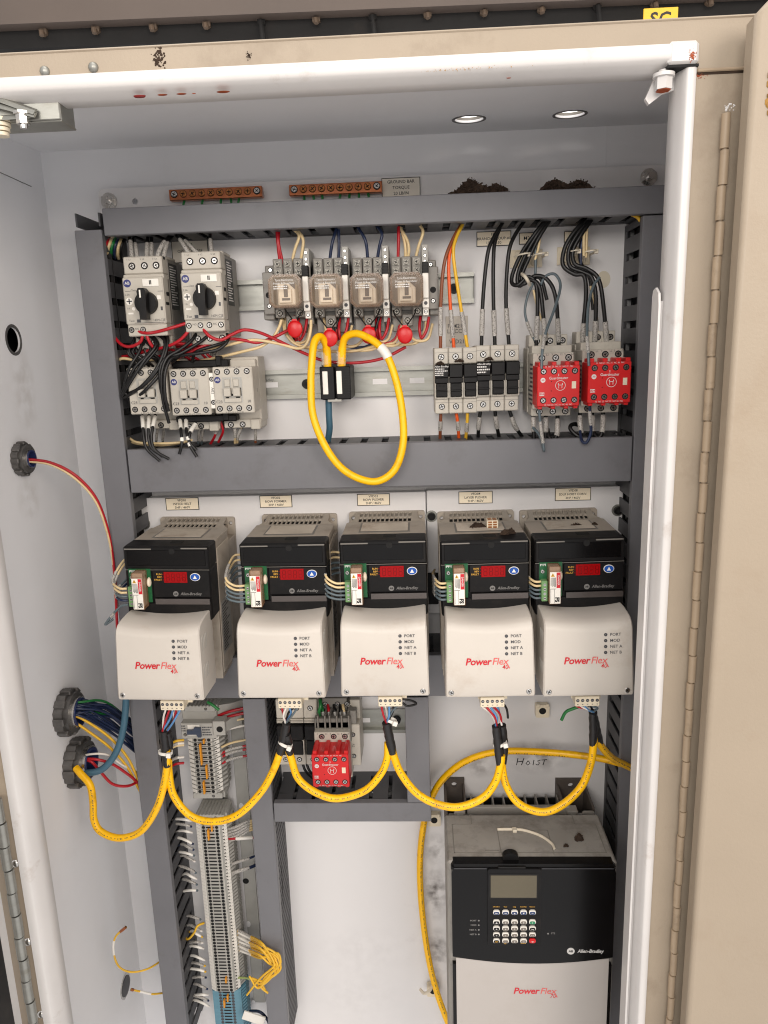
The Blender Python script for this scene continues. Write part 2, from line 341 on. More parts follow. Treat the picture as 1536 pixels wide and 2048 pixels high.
def wire(name, label, group, pts, r, m, marks=(), cat='wire', mm='mark', n=7, seg=7, mname='wire_marker'):
    "pts: (px, py, depth) triples"
    path = crom([P(*q) for q in pts], seg)
    b = MB(); b.tube(path, r, n); o = b.obj(name, m, smooth=60); tag(o, label, cat, group)
    for t0, t1 in marks:
        k = MB(); k.tube(span(path, t0, t1), r * 1.28, n + 1); k.obj(mname, mm, o, smooth=60)
    return o, path
# ------------------------------------------------------------------ cabinet shell
def ring(cx, cz, r, n=20, sx=1): return [(cx + r * sx * math.cos(2 * math.pi * i / n), cz + r * math.sin(2 * math.pi * i / n)) for i in range(n)]
XL, XR, YB, ZC, ZB = -398, 420, 20, 445, -1150
cab = thing('control_cabinet', 'open beige and white steel control cabinet enclosing all the devices', 'cabinet', (0, 0, ZB))
def cpart(b, name, m, par=cab, **k):
    o = b.obj(name, m, par, **k)
    if par is cab: o.location = (0, 0, -ZB * .001)
    return o
b = MB(); b.box(XL - 2, XR + 2, YB, YB + 2, ZB, ZC + 2); cpart(b, 'back_wall', 'white_paint')
hz = PX(27, 680, XL); b = MB()
b.holed([(-298, ZB), (YB, ZB), (YB, ZC), (-298, ZC)], [ring(hz.y, hz.z, 13.5, 24)], XL - 2.2, XL, 'yz'); lw = cpart(b, 'side_wall', 'wall_side')
b = MB(); b.holed(ring(hz.y, hz.z, 17, 24), [ring(hz.y, hz.z, 13.5, 24)], XL + .15, XL + .5, 'yz'); b.obj('knockout_ring', 'cast', lw)
b = MB(); b.box(XR, XR + 2, -298, YB, ZB, ZC); cpart(b, 'side_wall', 'white_paint')
h1, h2 = PZ(938, 232, ZC), PZ(1140, 222, ZC)
SH = Matrix(((1, 0, 0, 0), (0, 1, 0, 0), (0, .05, 1, -1.0), (0, 0, 0, 1)))   # the roof falls slightly to the front
b = MB(); b.tf = SH; b.holed([(XL, -298), (XR, -298), (XR, YB), (XL, YB)], [ring(h.x, h.y, 15.5, 24) for h in (h1, h2)], ZC, ZC + 2.2, 'xy'); cl = cpart(b, 'ceiling_panel', 'white_paint')
for h in (h1, h2):
    b = MB(); b.tf = SH; b.cyl((h.x, h.y, ZC + .3), 'z', 15.9, 5, 28, caps=False); b.obj('hole_collar', 'dev_dark', cl)
    b = MB(); b.tf = SH; b.holed(ring(h.x, h.y, 18.5, 24), [ring(h.x, h.y, 15.5, 24)], ZC - .5, ZC - .15, 'xy'); b.obj('knockout_ring', 'cast', cl)
b = MB(); b.box(XL, XR, -298, YB, ZB - 2, ZB); cpart(b, 'floor_panel', 'white_paint')
b = MB()
q0, q1 = PX(0, 345, XL), PX(62, 373, XL); b.tube([q0 + Vector((.2, 0, 0)), q1 + Vector((.2, 0, 0))], .5, 6); cpart(b, 'weld_seam', 'ink_grey'); b = MB()
q0, q1 = PZ(95, 246, ZC), PZ(168, 292, ZC); b.tube([q0, q1], .5, 6)
cpart(b, 'weld_seam', 'ink_grey')
b = MB(); q = P(1213, 250, -20); b.box(q.x, q.x + 1.2, YB - .4, YB, 397, ZC); cpart(b, 'weld_seam', 'white_paint')
OL, OR, OT, FT = -355, 257.6, 417, 432
b = MB(); b.holed([(XL - 2, ZB), (XR + 60, ZB), (XR + 60, FT), (XL - 2, FT)], [[(OL, ZB + 20), (OR, ZB + 20), (OR, OT), (OL, OT)]], -300, -298, 'xz')
face = cpart(b, 'face_frame', 'beige')
b = MB(); b.box(XL - 32, XL - 30, -298, YB, ZB, ZC); b.box(XL - 31, XL - 2.4, YB - 2, YB, ZB, ZC); b.box(XL - 31, XL - 2.4, -298, -296, ZB, ZC); b.box(XL - 32, XL - 2.4, -298, YB, ZC, ZC + 2); cpart(b, 'hole_light_block', 'beam')  # dark box added behind the side wall so its hole stays dark
b = MB(); b.box(XL - 2, XR + 60, -300.8, -284, FT, FT + 2.2, 1); tp = cpart(b, 'top_panel', 'beige')
# rolled gutter lip round the opening
lip = [(0, -299), (-1, -303.2), (-3, -304.2), (-9.5, -304.2), (-11.5, -303), (-13.2, -298), (-16.6, -292.5), (-17, -277), (-15, -274.5), (0, -274.5)]
b = MB(); b.prism([(y, OT + u) for u, y in lip], OL, OR - 16, 'yz'); cpart(b, 'gutter_lip', 'gutter_white', smooth=42)
b = MB(); b.prism([(OR + u * .70, y) for u, y in lip], ZB + 20, OT - 16, 'xy'); cpart(b, 'gutter_lip', 'gutter_white', smooth=42)
b = MB(); b.prism([(OL - u, y) for u, y in lip], ZB + 20, OT - 16, 'xy'); cpart(b, 'gutter_lip', 'gutter_white', smooth=42)
g0, g1 = P(140, 208, 262), P(1285, 153, 262); zg = (g0.z + g1.z) / 2
b = MB(); b.box(g0.x, OR - 14, -263.2, -262, zg, ZC - 14.5); b.box(g0.x, OR - 14, -266, -261, zg - 1.6, zg + .2, .5); cpart(b, 'lip_return', 'white_paint')
b = MB(); b.box(OR - 22, OR + .6, -304.6, -285, OT - 15.6, OT + .8, 2.5); cb = cpart(b, 'corner_bracket', 'gutter_white')
b = MB(); b.prism([(OR - 1, OT - 17.4), (OR - 1, OT - 28), (OR - 12, OT - 28), (OR - 20, OT - 30), (OR - 30, OT - 37), (OR - 33, OT - 33), (OR - 29, OT - 24), (OR - 26, OT - 17.4)], -288, -284, 'xz'); b.obj('lower_tab', 'gutter_white', cb)
b = MB(); q = P(1326, 168, 296); b.cyl((q.x, -297, q.z + 4), 'z', 6.4, -8.5, 6); b.cyl((q.x, -297, q.z + 6.5), 'z', 8, -2.5, 20); b.cyl((q.x, -297, q.z + 9), 'z', 4, -4, 12); b.mat(1).cyl((q.x, -297, q.z - 4.4), 'z', 5.4, -.8, 6); b.obj('corner_bolt', ['gutter_white', 'rust'], cb)
b = MB(); b.box(OR - 22.5, OR + .2, -304.9, -290, OT - 17.4, OT - 15.6); b.obj('corner_gap', 'void', cb)
# clear strip along the right lip
b = MB(); z1 = P(1302, 592, 290).z
b.prism([(-272, ZB + 30), (-272, z1), (-274, z1 + 5), (-280, z1 + 7), (-288, z1 + 2), (-290, z1 - 8), (-290, ZB + 30)], 241.4, 243.2, 'yz'); b.box(243.2, 246, -286, -276, ZB + 30, z1 - 4)
cpart(b, 'edge_strip', 'gutter_white')
for px, py in ((90, 143), (187, 135)):
    q = P(px, py, 300); b = MB(); b.dome((q.x, -300, q.z), 4, 3.4, 14); b.obj('rivet', 'zinc', face)
b = MB(); q0, q1 = P(1393, 149, 300), P(1480, 144, 300); b.box(q0.x, 340, -300.3, -300, q0.z - .5, q0.z + 1.2); b.obj('frame_seam', 'dirt', face)
b = MB(); b.box(q0.x, 340, -301.6, -300.05, q0.z + 1.2, q0.z + 3.6, .8); b.obj('frame_seam', 'hinge', face)
for px, py, rx, rz in ((276, 177, 5, 2.4), (322, 175, 4, 1.2), (360, 171, 4, 1.2), (444, 168, 5.2, 1.2), (385, 169, 1.5, .6), (1018, 139, 1.8, .8)):
    q = P(px, py, 301); b = MB(); b.cyl((q.x, -299, OT - 17.2), 'z', rx, -.3 if px != 276 else -1, 16, rx=1, rz=.5, r2=rx * .8); b.obj('paint_drip', 'redspot' if px == 276 else 'rust', cab, loc=(0, 0, -ZB))

def clump(name, label, q, w, h, dpt, n=90, grp=None, m='dirt', seed=1, cat='dirt'):
    rnd = random.Random(seed); b = MB(); k = max(4, int(n * .35))
    def prof(a): return max(.0, 1 - abs(a) ** 2.6) * (.72 + (.28 if w > 30 else .08) * math.sin(a * 5 + seed))
    for i in range(k * 3):
        a = rnd.uniform(-1, 1); r = rnd.uniform(.16, .3) * h; z = prof(a) * h * rnd.random() * .85
        p = Vector((q.x + a * w * .5, q.y + rnd.uniform(-1, 1) * dpt * .6 * (1 - abs(a) * .5), q.z + z)); ax = Vector((rnd.gauss(0, 1), rnd.gauss(0, 1), rnd.gauss(0, 1))).normalized()
        b.cyl(p - ax * r * .7, ax, r * rnd.uniform(.5, 1), r * 1.4, 6, r2=r * rnd.uniform(.4, .9))
    for i in range(n):
        a = rnd.uniform(-1, 1); z = prof(a) * h * rnd.uniform(.5, 1.05); L = rnd.uniform(.2, .55) * h
        p = Vector((q.x + a * w * .5, q.y + rnd.uniform(-1, 1) * dpt * .7, q.z + z + .2)); ax = Vector((rnd.gauss(0, 1), rnd.gauss(0, 1), rnd.gauss(0, .7))).normalized()
        b.cyl(p - ax * L * .5, ax, rnd.uniform(.02, .05) * h + .12, L, 4, r2=.08)
    return tag(b.obj(name, m, smooth=0), label, cat, grp)
def splat(name, label, q, w, h, seed, m='dirt', d=1.2, cat='dirt', grp=None):
    "crust stuck to a face looking towards -y"
    rnd = random.Random(seed); b = MB()
    for i in range(70):
        a, c = rnd.gauss(0, .3), rnd.gauss(0, .3); s_ = rnd.uniform(.06, .2) * min(w, h) * (1 - min(.8, abs(a) + abs(c)) * .5)
        b.dome((q.x + a * w, q.y + .2, q.z + c * h), s_, d * rnd.uniform(.3, 1), 7, 2, rnd.uniform(.5, 1.2))
    return tag(b.obj(name, m, smooth=0), label, cat, grp)
splat('dirt_patch', 'large brown mud clot stuck to the beige rail above the opening', P(316, 117, 300), 9, 14, 3)
splat('dirt_patch', 'tiny brown mud speck on the beige rail above the opening', P(497, 112, 300), 3, 5, 4)
splat('rust_patch', 'orange rust bloom on the white frame corner bracket', P(1385, 110, 305.0), 4, 6, 8, 'rust', .2, 'rust')
splat('rust_patch', 'faint brown scrape on the underside edge of the top lip', P(925, 138, 304.6), 70, 2.4, 9, 'foam', .15, 'rust')
splat('dirt_patch', 'rusty grime crust at the seam beside the white frame corner', P(1399, 150, 300), 8, 4, 5, 'rust', .8)
# ------------------------------------------------------------------ doors
HX = 279.5
dr = thing('cabinet_door', 'wide plain beige cabinet door swung open at the right', 'door', (HX, -312, ZB))
th = math.radians(-6)
def dpart(b, name, m, par=None):
    o = b.obj(name, m, par or dr); return o
b = MB(); T = Matrix.Translation((3.5, -16, -ZB)) @ Matrix.Rotation(th, 4, 'Z'); b.tf = T
b.prism([(0, 419), (8, 427), (520, 427), (520, ZB), (0, ZB)][::1], -14, 10, 'xz'); db = dpart(b, 'door_panel', 'beige_door')
bv = db.modifiers.new('edge', 'BEVEL'); bv.width = .004; bv.segments = 3; bv.limit_method = 'ANGLE'; bv.angle_limit = 1.0
b = MB(); b.tf = T; rnd = random.Random(9)
q = P(1531, 372, 336)
for i in range(60):
    b.dome((q.x - HX - 4 + rnd.uniform(-3.2, 14), -14.2, 393 - 28 + rnd.uniform(-16, 16)), rnd.uniform(1, 3.5), rnd.uniform(.5, 2.6), 7, 2, rnd.uniform(.6, 1.4))
dpart(b, 'foam_remnant', 'foam', db)
def knuckles(par, x, y, z0, z1, step, r, m, gapm='void', wob=.0):
    hb = MB(); hb.cyl((x, y, z1), 'z', r * .62, z0 - z1, 10); h = hb.obj('hinge', gapm, par); z = z0; i = 0
    while z > z1:
        k = MB(); zz = max(z1, z - step + 1.3); k.cyl((x + (.35 if i % 2 else -.35), y, zz), 'z', r, z - zz, 14)
        k.obj('hinge_knuckle', m, h); z -= step; i += 1
knuckles(dr, 0, 5, 366 - ZB, -640 - ZB, 25.4, 3.4, 'hinge', 'hinge')
b = MB()
for i in range(14): b.dome((rnd.uniform(-3, 4), 2, 368 - ZB + rnd.uniform(-1, 4)), rnd.uniform(.4, 1.2), 1, 6, 2)
b.obj('paint_flake', 'gutter_white', dr, smooth=0)
lx = P(67, 2048, 312).x
dl = thing('cabinet_door', 'narrow edge of the left door with exposed steel hinge', 'door', (lx, -312, ZB))
b = MB(); b.box(-26, -7, -850, -4, 0, 1560, 3); dpart(b, 'door_panel', 'gutter_white', dl)
b = MB(); b.box(-6.8, -3, -60, -22, 0, 1540, 1.5); dpart(b, 'door_gasket', 'black', dl)
knuckles(dl, 0, 0, -200 - ZB, -640 - ZB, 25.4, 4.6, 'zinc')
for k, (px, py) in enumerate(((30, 1728), (55, 1885), (82, 2030))):
    q = P(px, py, 301); b = MB(); b.dome((q.x, -300, q.z), 4.5, 3, 12); b.obj('rivet', 'steel', face)
# door stay at the upper left
q = P(60, 235, 285); st = thing('door_stay', 'galvanised door stay bracket with slotted arm bolted under the top lip', 'bracket', q)
b = MB(); a0, a1 = P(-120, 200, 290) - q, P(118, 196, 290) - q; zb = (P(118, 240, 290) - q).z
b.box(a0.x, a1.x, -7, -5.2, zb, a1.z + 2, .6); b.box(a0.x, a1.x, -5, 22, zb - 1, zb + .8, .6); b.box(a1.x - 1.6, a1.x, -5, 20, zb, a1.z, .5); b.obj('bracket_plate', 'zinc', st)
b = MB(); p0, p1 = P(-60, 196, 294) - q, P(75, 232, 294) - q; d_ = (p1 - p0); T0 = b.tf
for s_, off in ((1, 0), (-1, 7)):
    b.tube([p0 + Vector((0, -3, off)), p1 + Vector((0, -3, off * .3))], 3.6, 4, flat=.35)
b.tube([P(-60, 240, 296) - q, P(70, 231, 296) - q], 3.4, 4, flat=.4); b.obj('stay_arm', 'zinc', st)
b = MB(); p = P(43, 236, 298) - q; b.cyl((p.x, -11, p.z + 5), 'z', 6.5, -2, 6); b.cyl((p.x, -11, p.z + 3), 'z', 5, -7, 6); b.cyl((p.x, -11, p.z - 4), 'z', 3, -3, 10); b.obj('stay_bolt', 'steel', st)
b = MB(); p = P(2, 255, 290) - q
for i in range(4): b.cyl((p.x, -6, p.z + 6 - i * 3.4), 'z', 9 - i, -2.6, 16)
b.obj('nylon_bushing', 'cream', st)
# ------------------------------------------------------------------ what is behind and above the cabinet
def quad_beam(b, e0, e1, h, dep): pass
bm = thing('overhead_beam', 'dark brown steel beam with hanging bolts above the cabinet', 'beam', P(768, 40, -100)); o0 = P(768, 40, -100)
def beam_part(name, m, yl0, yl1, yr0, yr1, d0, d1):
    b = MB(); A, B, C, D = [P(x, y, d0) - o0 for x, y in ((-120, yl1), (1700, yr1), (1700, yr0), (-120, yl0))]
    o = Vector((0, d0 - d1, 0)); vs = [A, B, C, D] + [v + o for v in (A, B, C, D)]
    b.add(vs, [(0, 1, 2, 3), (7, 6, 5, 4), (0, 4, 5, 1), (1, 5, 6, 2), (2, 6, 7, 3), (3, 7, 4, 0)]); return b.obj(name, m, bm)
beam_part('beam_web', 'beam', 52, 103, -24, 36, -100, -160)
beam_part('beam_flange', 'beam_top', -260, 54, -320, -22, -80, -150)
rr = random.Random(5)
for px in (85, 190, 305, 412, 522, 632, 745, 855, 968, 1083, 1195, 1310, 1420):
    py = 66 - (px) * .046; q = P(px, py, -95) - o0; b = MB(); hx = rr.choice((0, 1, 0, 0))
    b.cyl((q.x, q.y, q.z), 'y', 5.5, 9, 6); b.cyl((q.x, q.y - 3, q.z - 1), (.1, -.2, -1), 3, 6 + hx * 18, 8); b.obj('beam_bolt', 'bolt_brown' if not hx else 'beam', bm)
wl = thing('workshop_wall', 'pale workshop wall seen above the cabinet top', 'wall', (0, 620, 700))
b = MB(); b.box(-1500, 1800, 0, 20, -10, 900); b.obj('wall_sheet', 'backdrop', wl)
tl = thing('strip_light', 'lit white strip light behind the cabinet seen through the ceiling holes', 'lamp', (200, 560, 560))
b = MB(); b.box(-500, 500, 0, 20, -60, 120, 4); b.obj('diffuser', mat('lit_diffuser', (255, 252, 248), .5, emit=1.6), tl)
b = MB(); b.box(-510, 510, 20.4, 40, -65, 125, 2); b.obj('light_housing', 'white', tl)
for k, (px, w_, c_, lb) in enumerate(((1070, 9, 'zinc', 'left grey pipe standing behind the cabinet top edge'), (1114, 9, 'zinc', 'right grey pipe standing behind the cabinet top edge'))):
    q = P(px, 40, -200); b = MB(); b.cyl((q.x, q.y, q.z - 120), 'z', w_, 150, 16); tag(b.obj('pipe', c_), lb, 'pipe', 'pipes behind the cabinet')
q = P(1034, 50, -180); b = MB(); b.cyl((q.x, q.y, q.z - 60), 'z', 2.2, 75, 8); tag(b.obj('orange_cord', 'worange'), 'short orange cord hanging behind the cabinet top edge', 'cord')
q = P(240, 80, -180); b = MB(); b.cyl((q.x, q.y, q.z - 60), 'z', 5, 75, 8); tag(b.obj('red_hose', 'wred'), 'dark red hose hanging beside the green one behind the cabinet', 'hose')
q = P(254, 80, -180); b = MB(); b.cyl((q.x, q.y, q.z - 60), 'z', 4, 75, 8); tag(b.obj('green_hose', 'wgreen'), 'dark green hose hanging beside the red one behind the cabinet', 'hose')
for (x0, x1, m_, lb) in ((0, 222, 'beam', 'dark machine block behind the upper left of the cabinet'), (340, 395, 'cast', 'grey cast fitting behind the cabinet top edge')):
    q0, q1 = P(x0, 92, -170), P(x1, 84, -170); b = MB(); b.box(q0.x, q1.x, 170, 230, q0.z - 80, q0.z + 6, 3)
    b.box(q0.x + 8, q1.x - 8, 160, 172, q0.z - 80, q0.z - 2, 2); tag(b.obj('machine_block', m_), lb, 'machine')
q = P(1321, 33, -70); tg = thing('warning_tag', 'yellow tag with black markings hanging above the cabinet', 'tag', q)
b = MB(); b.box(-20, 20, -1, 1, -22, 9, .5); b.obj('tag_sheet', 'tagyellow', tg); text('lettering', 'SC', 15, (0, -1.2, -4), 'ink', tg, .4)
# ------------------------------------------------------------------ mounting plate
pl = thing('mounting_plate', 'white steel mounting plate at the back carrying the devices', 'panel', (0, 0, -1000))
def rrect(x0, x1, z0, z1, r, n=5):
    o = []
    for cx, cz, a in ((x1 - r, z1 - r, 0), (x0 + r, z1 - r, 90), (x0 + r, z0 + r, 180), (x1 - r, z0 + r, 270)):
        o += [(cx + r * math.cos(math.radians(a + 90 * i / n)), cz + r * math.sin(math.radians(a + 90 * i / n))) for i in range(n + 1)]
    return o
q = P(270, 403, 0)
b = MB(); b.holed(rrect(-325, 337, -1000, 397, 7), [ring(q.x, q.z, 3.4)], 0, 3, 'xz'); b.obj('plate_sheet', 'plate_main', pl, loc=(0, 0, 1000))
for px, py in ((219, 403), (1297, 355)):
    q = P(px, py, 0); b = MB(); b.cyl((q.x, -2, q.z + 1000), 'y', 9.5, 2, 24); b.cyl((q.x, -8, q.z + 1000), 'y', 7.8, 6, 6); b.cyl((q.x, -13, q.z + 1000), 'y', 4, 6, 14, r2=4.2); b.obj('hex_nut', 'steel', pl)
# marker-pen word on the plate
b = MB(); sc = []
strokes = [[(1036, 1516), (1033, 1530)], [(1048, 1516), (1043, 1530)], [(1034, 1524), (1047, 1522)], [(1056, 1522), (1052, 1527), (1055, 1530), (1060, 1527), (1057, 1522), (1055, 1522)], [(1068, 1520), (1066, 1530)],
           [(1081, 1520), (1075, 1522), (1079, 1526), (1076, 1530), (1072, 1529)], [(1083, 1520), (1094, 1519)], [(1089, 1520), (1086, 1530)]]
for s_ in strokes: b.tube([P(x, y, .2) + Vector((0, 0, 1000)) for x, y in s_], .55, 6)
b.obj('handwritten_word', 'ink', pl)
# glue stain on the plate
q = P(1207, 559, 0); b = MB(); b.cyl((q.x, -.25, q.z + 1000), 'y', 8, .3, 24, rx=1, rz=1.2); b.obj('glue_stain', mat('glue_stain', (205, 196, 176), .4), pl)
# ------------------------------------------------------------------ wiring ducts
def duct(label, u0, u1, v0, v1, d=75, axis='x', pitch=25.0, slot=8, over=0, cap=None, off=0):
    "axis 'x': runs along x between u0,u1 and spans z v0..v1; axis 'z' swaps"
    um, vm = (u0 + u1) / 2, (v0 + v1) / 2
    loc = (um, 0, v0) if axis == 'x' else (vm, 0, u0)
    t = thing('wiring_duct', label, 'wiring duct', loc)
    def bx(b, a0, a1, y0, y1, c0, c1, bev=0):
        if axis == 'x': b.box(a0 - loc[0], a1 - loc[0], y0, y1, c0 - loc[2], c1 - loc[2], bev)
        else: b.box(c0 - loc[0], c1 - loc[0], y0, y1, a0 - loc[2], a1 - loc[2], bev)
    e = 1.2; b = MB(); bx(b, u0, u1 + over, -2, 0, v0 + e, v1 - e)
    for v in (v0 + e, v1 - e - 1.8):
        bx(b, u0, u1 + over, -9, -2, v, v + 1.8)
        u = u0 + off
        while u < u1 + over - 3:
            a, c = u + slot / 2, min(u + pitch - slot / 2, u1 + over)
            bx(b, a, c, -(d - 3), -9, v, v + 1.8); u += pitch
        bx(b, u0, u1, -(d - 2.4), -(d - 8), v + .1, v + 1.7)
    b.obj('slotted_body', 'duct_in', t)
    b = MB(); bx(b, u0, u1, -d, -(d - 2), v0, v1, .7)
    for v in (v0, v1 - 1.1): bx(b, u0 + .3, u1 - .3, -(d - 1.5), -(d - 9), v, v + 1.1)
    b.obj('duct_cover', 'duct', t)
    # dark bundle of conductors filling the trunking
    b = MB(); w = (v1 - v0)
    for i in range(5):
        c = v0 + w * (.2 + .15 * i); yy = -14 - 11 * ((i * 2) % 5)
        pts = [(u0 + 4 + k * (u1 - u0 - 8) / 12, yy + 4 * math.sin(k * 1.7 + i), c + w * .06 * math.sin(k * 1.1 + 2 * i)) for k in range(13)]
        b.tube([(p[0] - loc[0], p[1], p[2] - loc[2]) if axis == 'x' else (p[2] - loc[0], p[1], p[0] - loc[2]) for p in pts], w * .13, 6)
    b.obj('enclosed_wires', 'wblack', t)
    return t
duct('tall grey slotted wiring duct along the left edge of the plate', -760, 340, -326, -296, axis='z', over=18)
duct('long thin grey wiring duct across the top under the copper bars', -293, 360, 333.5, 361.5)
duct('tall grey slotted wiring duct along the right edge of the plate', -760, 332, 288.5, 320, axis='z', off=6)
duct('wide grey wiring duct across the middle above the row of drives', -294, 287, 46.3, 97.5)
zt, zb_ = P(470, 1316, 75).z, P(880, 1393, 75).z
duct('grey wiring duct partly hidden behind the row of drives', -295, 287, zb_, zt, d=74)
xa, xb = P(498, 1570, 75).x, P(542, 1570, 75).x
duct('grey vertical wiring duct between terminal strip and small relay niche', -760, zb_ - 1, xa, xb, axis='z', pitch=10, slot=2.6)
duct('short grey wiring duct closing the relay niche from below', -151.5, 51.7, -392.6, -365.5, pitch=25, slot=5)
duct('short grey vertical duct on the right of the relay niche', -365, zb_ - 1, P(812, 1500, 75).x, P(859, 1500, 75).x, axis='z', pitch=16, slot=4)
print('DUCT', zt, zb_, xa, xb, P(488, 1407, 75).x, P(508, 1740, 75).x, P(535, 1407, 75).x, P(547, 1668, 75).x, P(812, 1450, 75).x, P(859, 1450, 75).x)
# ------------------------------------------------------------------ sub panels behind the drives
for i, (lb, x0, x1, ztop) in enumerate((('white sub panel behind the three left drives', P(277, 990, 20).x, P(851, 985, 20).x, P(560, 990, 20).z), ('white sub panel behind the two right drives', P(853, 985, 20).x, P(1247, 975, 20).x, P(1000, 978, 20).z))):
    t = thing('drive_sub_panel', lb, 'panel', ((x0 + x1) / 2, -18, -135)); c = (x0 + x1) / 2
    b = MB(); b.box(x0 - c, x1 - c, -2, 0, 5, ztop + 135, .7); b.box(x0 - c, x1 - c, 0, 17.5, ztop + 132, ztop + 134); b.box(x0 - c, x1 - c, 0, 17.5, 6, 8); b.obj('panel_sheet', 'plate_white', t)
    for px, py in (((288, 1048),), ((863, 1033), (1236, 1021)))[i]:
        q = P(px, py, 22); k = MB(); k.cyl((q.x - c, -3, q.z + 135), 'y', 7.4, 1.2, 20); k.mat(1).cyl((q.x - c, -7, q.z + 135), 'y', 4.6, 4, 18, r2=5.2); k.mat(2).cyl((q.x - c, -7.3, q.z + 135), 'y', 2.4, .5, 6); k.obj('socket_screw', ['zinc', 'black', 'void'], t)
    if i == 0:
        k = MB(); k.box(x1 - c - 12, x1 - c + 14, -5, -2.2, 18, 60, 1); k.obj('joint_strap', 'black', t)
# ------------------------------------------------------------------ copper bars, engraved labels
for (x0, x1, ya, yb, n, lb) in ((338, 524, 390, 383, 9, 'copper ground bar above the two motor breakers'), (578, 764, 381, 373, 9, 'copper ground bar beside the ground bar label')):
    A, B = P(x0, ya, 14), P(x1, yb, 14); c = (A + B) / 2; t = thing('ground_bar', lb, 'ground bar', (c.x, 0, c.z), 'copper ground bars'); w = (B.x - A.x) / 2
    b = MB(); b.box(-w, w, -14, -5, -6, 6, .6); b.box(-w + 6, -w + 12, -5, 0, -4, 4); b.box(w - 12, w - 6, -5, 0, -4, 4); b.obj('bar', 'copper', t)
    for i in range(n + 1):
        x = -w + 6 + i * (2 * w - 12) / n; k = MB(); k.screw(x, -14, .8, 3.8 if 0 < i < n else 3.3, 1.2, True, random.uniform(0, 1.5), ring=4.2); k.obj('bar_screw', ['brass' if 0 < i < n else 'steel', 'void'], t)
    for i in (1, 2, 3, 4, 5, 6, 7, 8):
        if random.random() < .75:
            x = -w + 6 + i * (2 * w - 12) / n; q0 = Vector((c.x + x, -10, c.z - 5)); b = MB()
            b.tube(crom([q0, q0 + Vector((random.uniform(-2, 2), -2, -8)), q0 + Vector((random.uniform(-4, 4), 4, -22))], 4), 1.5, 6)
            tag(b.obj('ground_wire', 'wgreen'), 'dark green ground wire under the copper bar ' + ('above the breakers' if x0 < 400 else 'beside the label'), 'wire', 'green ground wires ' + ('left' if x0 < 400 else 'right'))
def plaque(lb, x0, y0, x1, y1, d, lines, cap, m='label', border=True, name='engraved_label', cat='label', ink='ink'):
    A, B = P(x0, y0, d), P(x1, y1, d); c = (A + B) / 2; w, h = abs(B.x - A.x) / 2, abs(A.z - B.z) / 2
    t = thing(name, lb, cat, (c.x, -d, c.z)); b = MB()
    b.box(-w, w, -1.0, 0, -h, h); b.obj('label_plate', 'ink' if border else m, t)
    if border: b = MB(); b.box(-w + .8, w - .8, -1.25, -1.02, -h + .8, h - .8); b.obj('label_face', m, t)
    n = len(lines)
    for i, s_ in enumerate(lines):
        if s_: text('lettering', s_, cap, (0, -1.5, h * (1 - (2 * i + 1) / n) * .86), ink, t, .03)
    return t
plaque('grey engraved label reading ground bar torque 20 lb/in', 763, 357, 841, 394, 2, ['GROUND BAR', 'TORQUE', '20 LB/IN'], 3.4, 'label_grey')
plaque('cream engraved label reading infeed belt above the leftmost drive', 331, 996, 399, 1019, 20, ['VFD01', 'INFEED BELT', '3HP / 460V'], 2.9)
plaque('cream engraved label reading row former above the second drive', 519, 991, 585, 1014, 20, ['VFD02', 'ROW FORMER', '3HP / 460V'], 2.9)
plaque('cream engraved label reading row pusher above the middle drive', 714, 988, 780, 1010, 20, ['VFD03', 'ROW PUSHER', '3HP / 460V'], 2.9)
plaque('cream engraved label reading layer pusher above the fourth drive', 917, 983, 985, 1006, 20, ['VFD04', 'LAYER PUSHER', '3HP / 460V'], 2.9)
plaque('cream engraved label reading hoist conv above the rightmost drive', 1110, 976, 1181, 1000, 20, ['VFD08', 'SDLR HOIST CONV.', '3HP / 460V'], 2.7)
plaque('grey engraved label half hidden behind the breaker wires', 341, 468, 419, 524, 1, ['VFD06', '006', 'OPEN / CLOSE', '000061'], 3.3, 'label_grey')
plaque('cream engraved label reading branch group behind black wires', 953, 464, 1022, 491, 1, ['FBR', 'BRANCH GROUP #1', 'LP-CC-30'], 3.0)
plaque('small cream label behind the left zip tied wire bundle', 1038, 466, 1073, 488, 1, ['', 'M21', ''], 4)
plaque('small cream label behind the right zip tied wire bundle', 1128, 463, 1164, 484, 1, ['', 'M22', ''], 4)
t = plaque('clear tape label reading FLM21A beside the brown fuse wire', 891, 633, 936, 692, .4, ['', 'FLM21A', 'LP-CC-6', '', 'VFD21'], 4.6, 'tape', False, ink='ink_dark')
# ------------------------------------------------------------------ rails
def rail(lb, A, B, h=35.0, holes=True, axis='x', stops=()):
    c = (A + B) / 2; t = thing('din_rail', lb, 'rail', (c.x, 0, c.z)); L = (B - A).length / 2; b = MB()
    prof = [(-1, -17.5), (-1, -16.6), (-.9, -13.6), (-7.4, -13.6), (-7.5, -17.5), (-8.5, -17.5), (-8.5, -12.6), (0, -12.6)]
    pr = [(-8.6, 17.5), (-7.4, 17.5), (-7.4, 13.5), (-1.2, 13.5), (-1.2, -13.5), (-7.4, -13.5), (-7.4, -17.5), (-8.6, -17.5), (-8.6, -12.5), (-.1, -12.5), (-.1, 12.5), (-8.6, 12.5)]
    if axis == 'x': b.prism(pr, -L, L, 'yz')
    else: b.prism([(v, y) for y, v in pr], -L, L, 'xy')
    b.obj('rail_strip', 'zinc', t); k = MB()
    for px, py in stops:
        q = P(px, py, 2); x, z = q.x - c.x, q.z - c.z
        k = MB()
        if axis == 'x': k.box(x - 9, x + 9, -1.45, -1.2, z - 3.2, z + 3.2, 0); 
        else: k.box(x - 3.2, x + 3.2, -1.45, -1.2, z - 9, z + 9, 0)
        k.obj('rail_slot', 'plate_white', t)
    return t
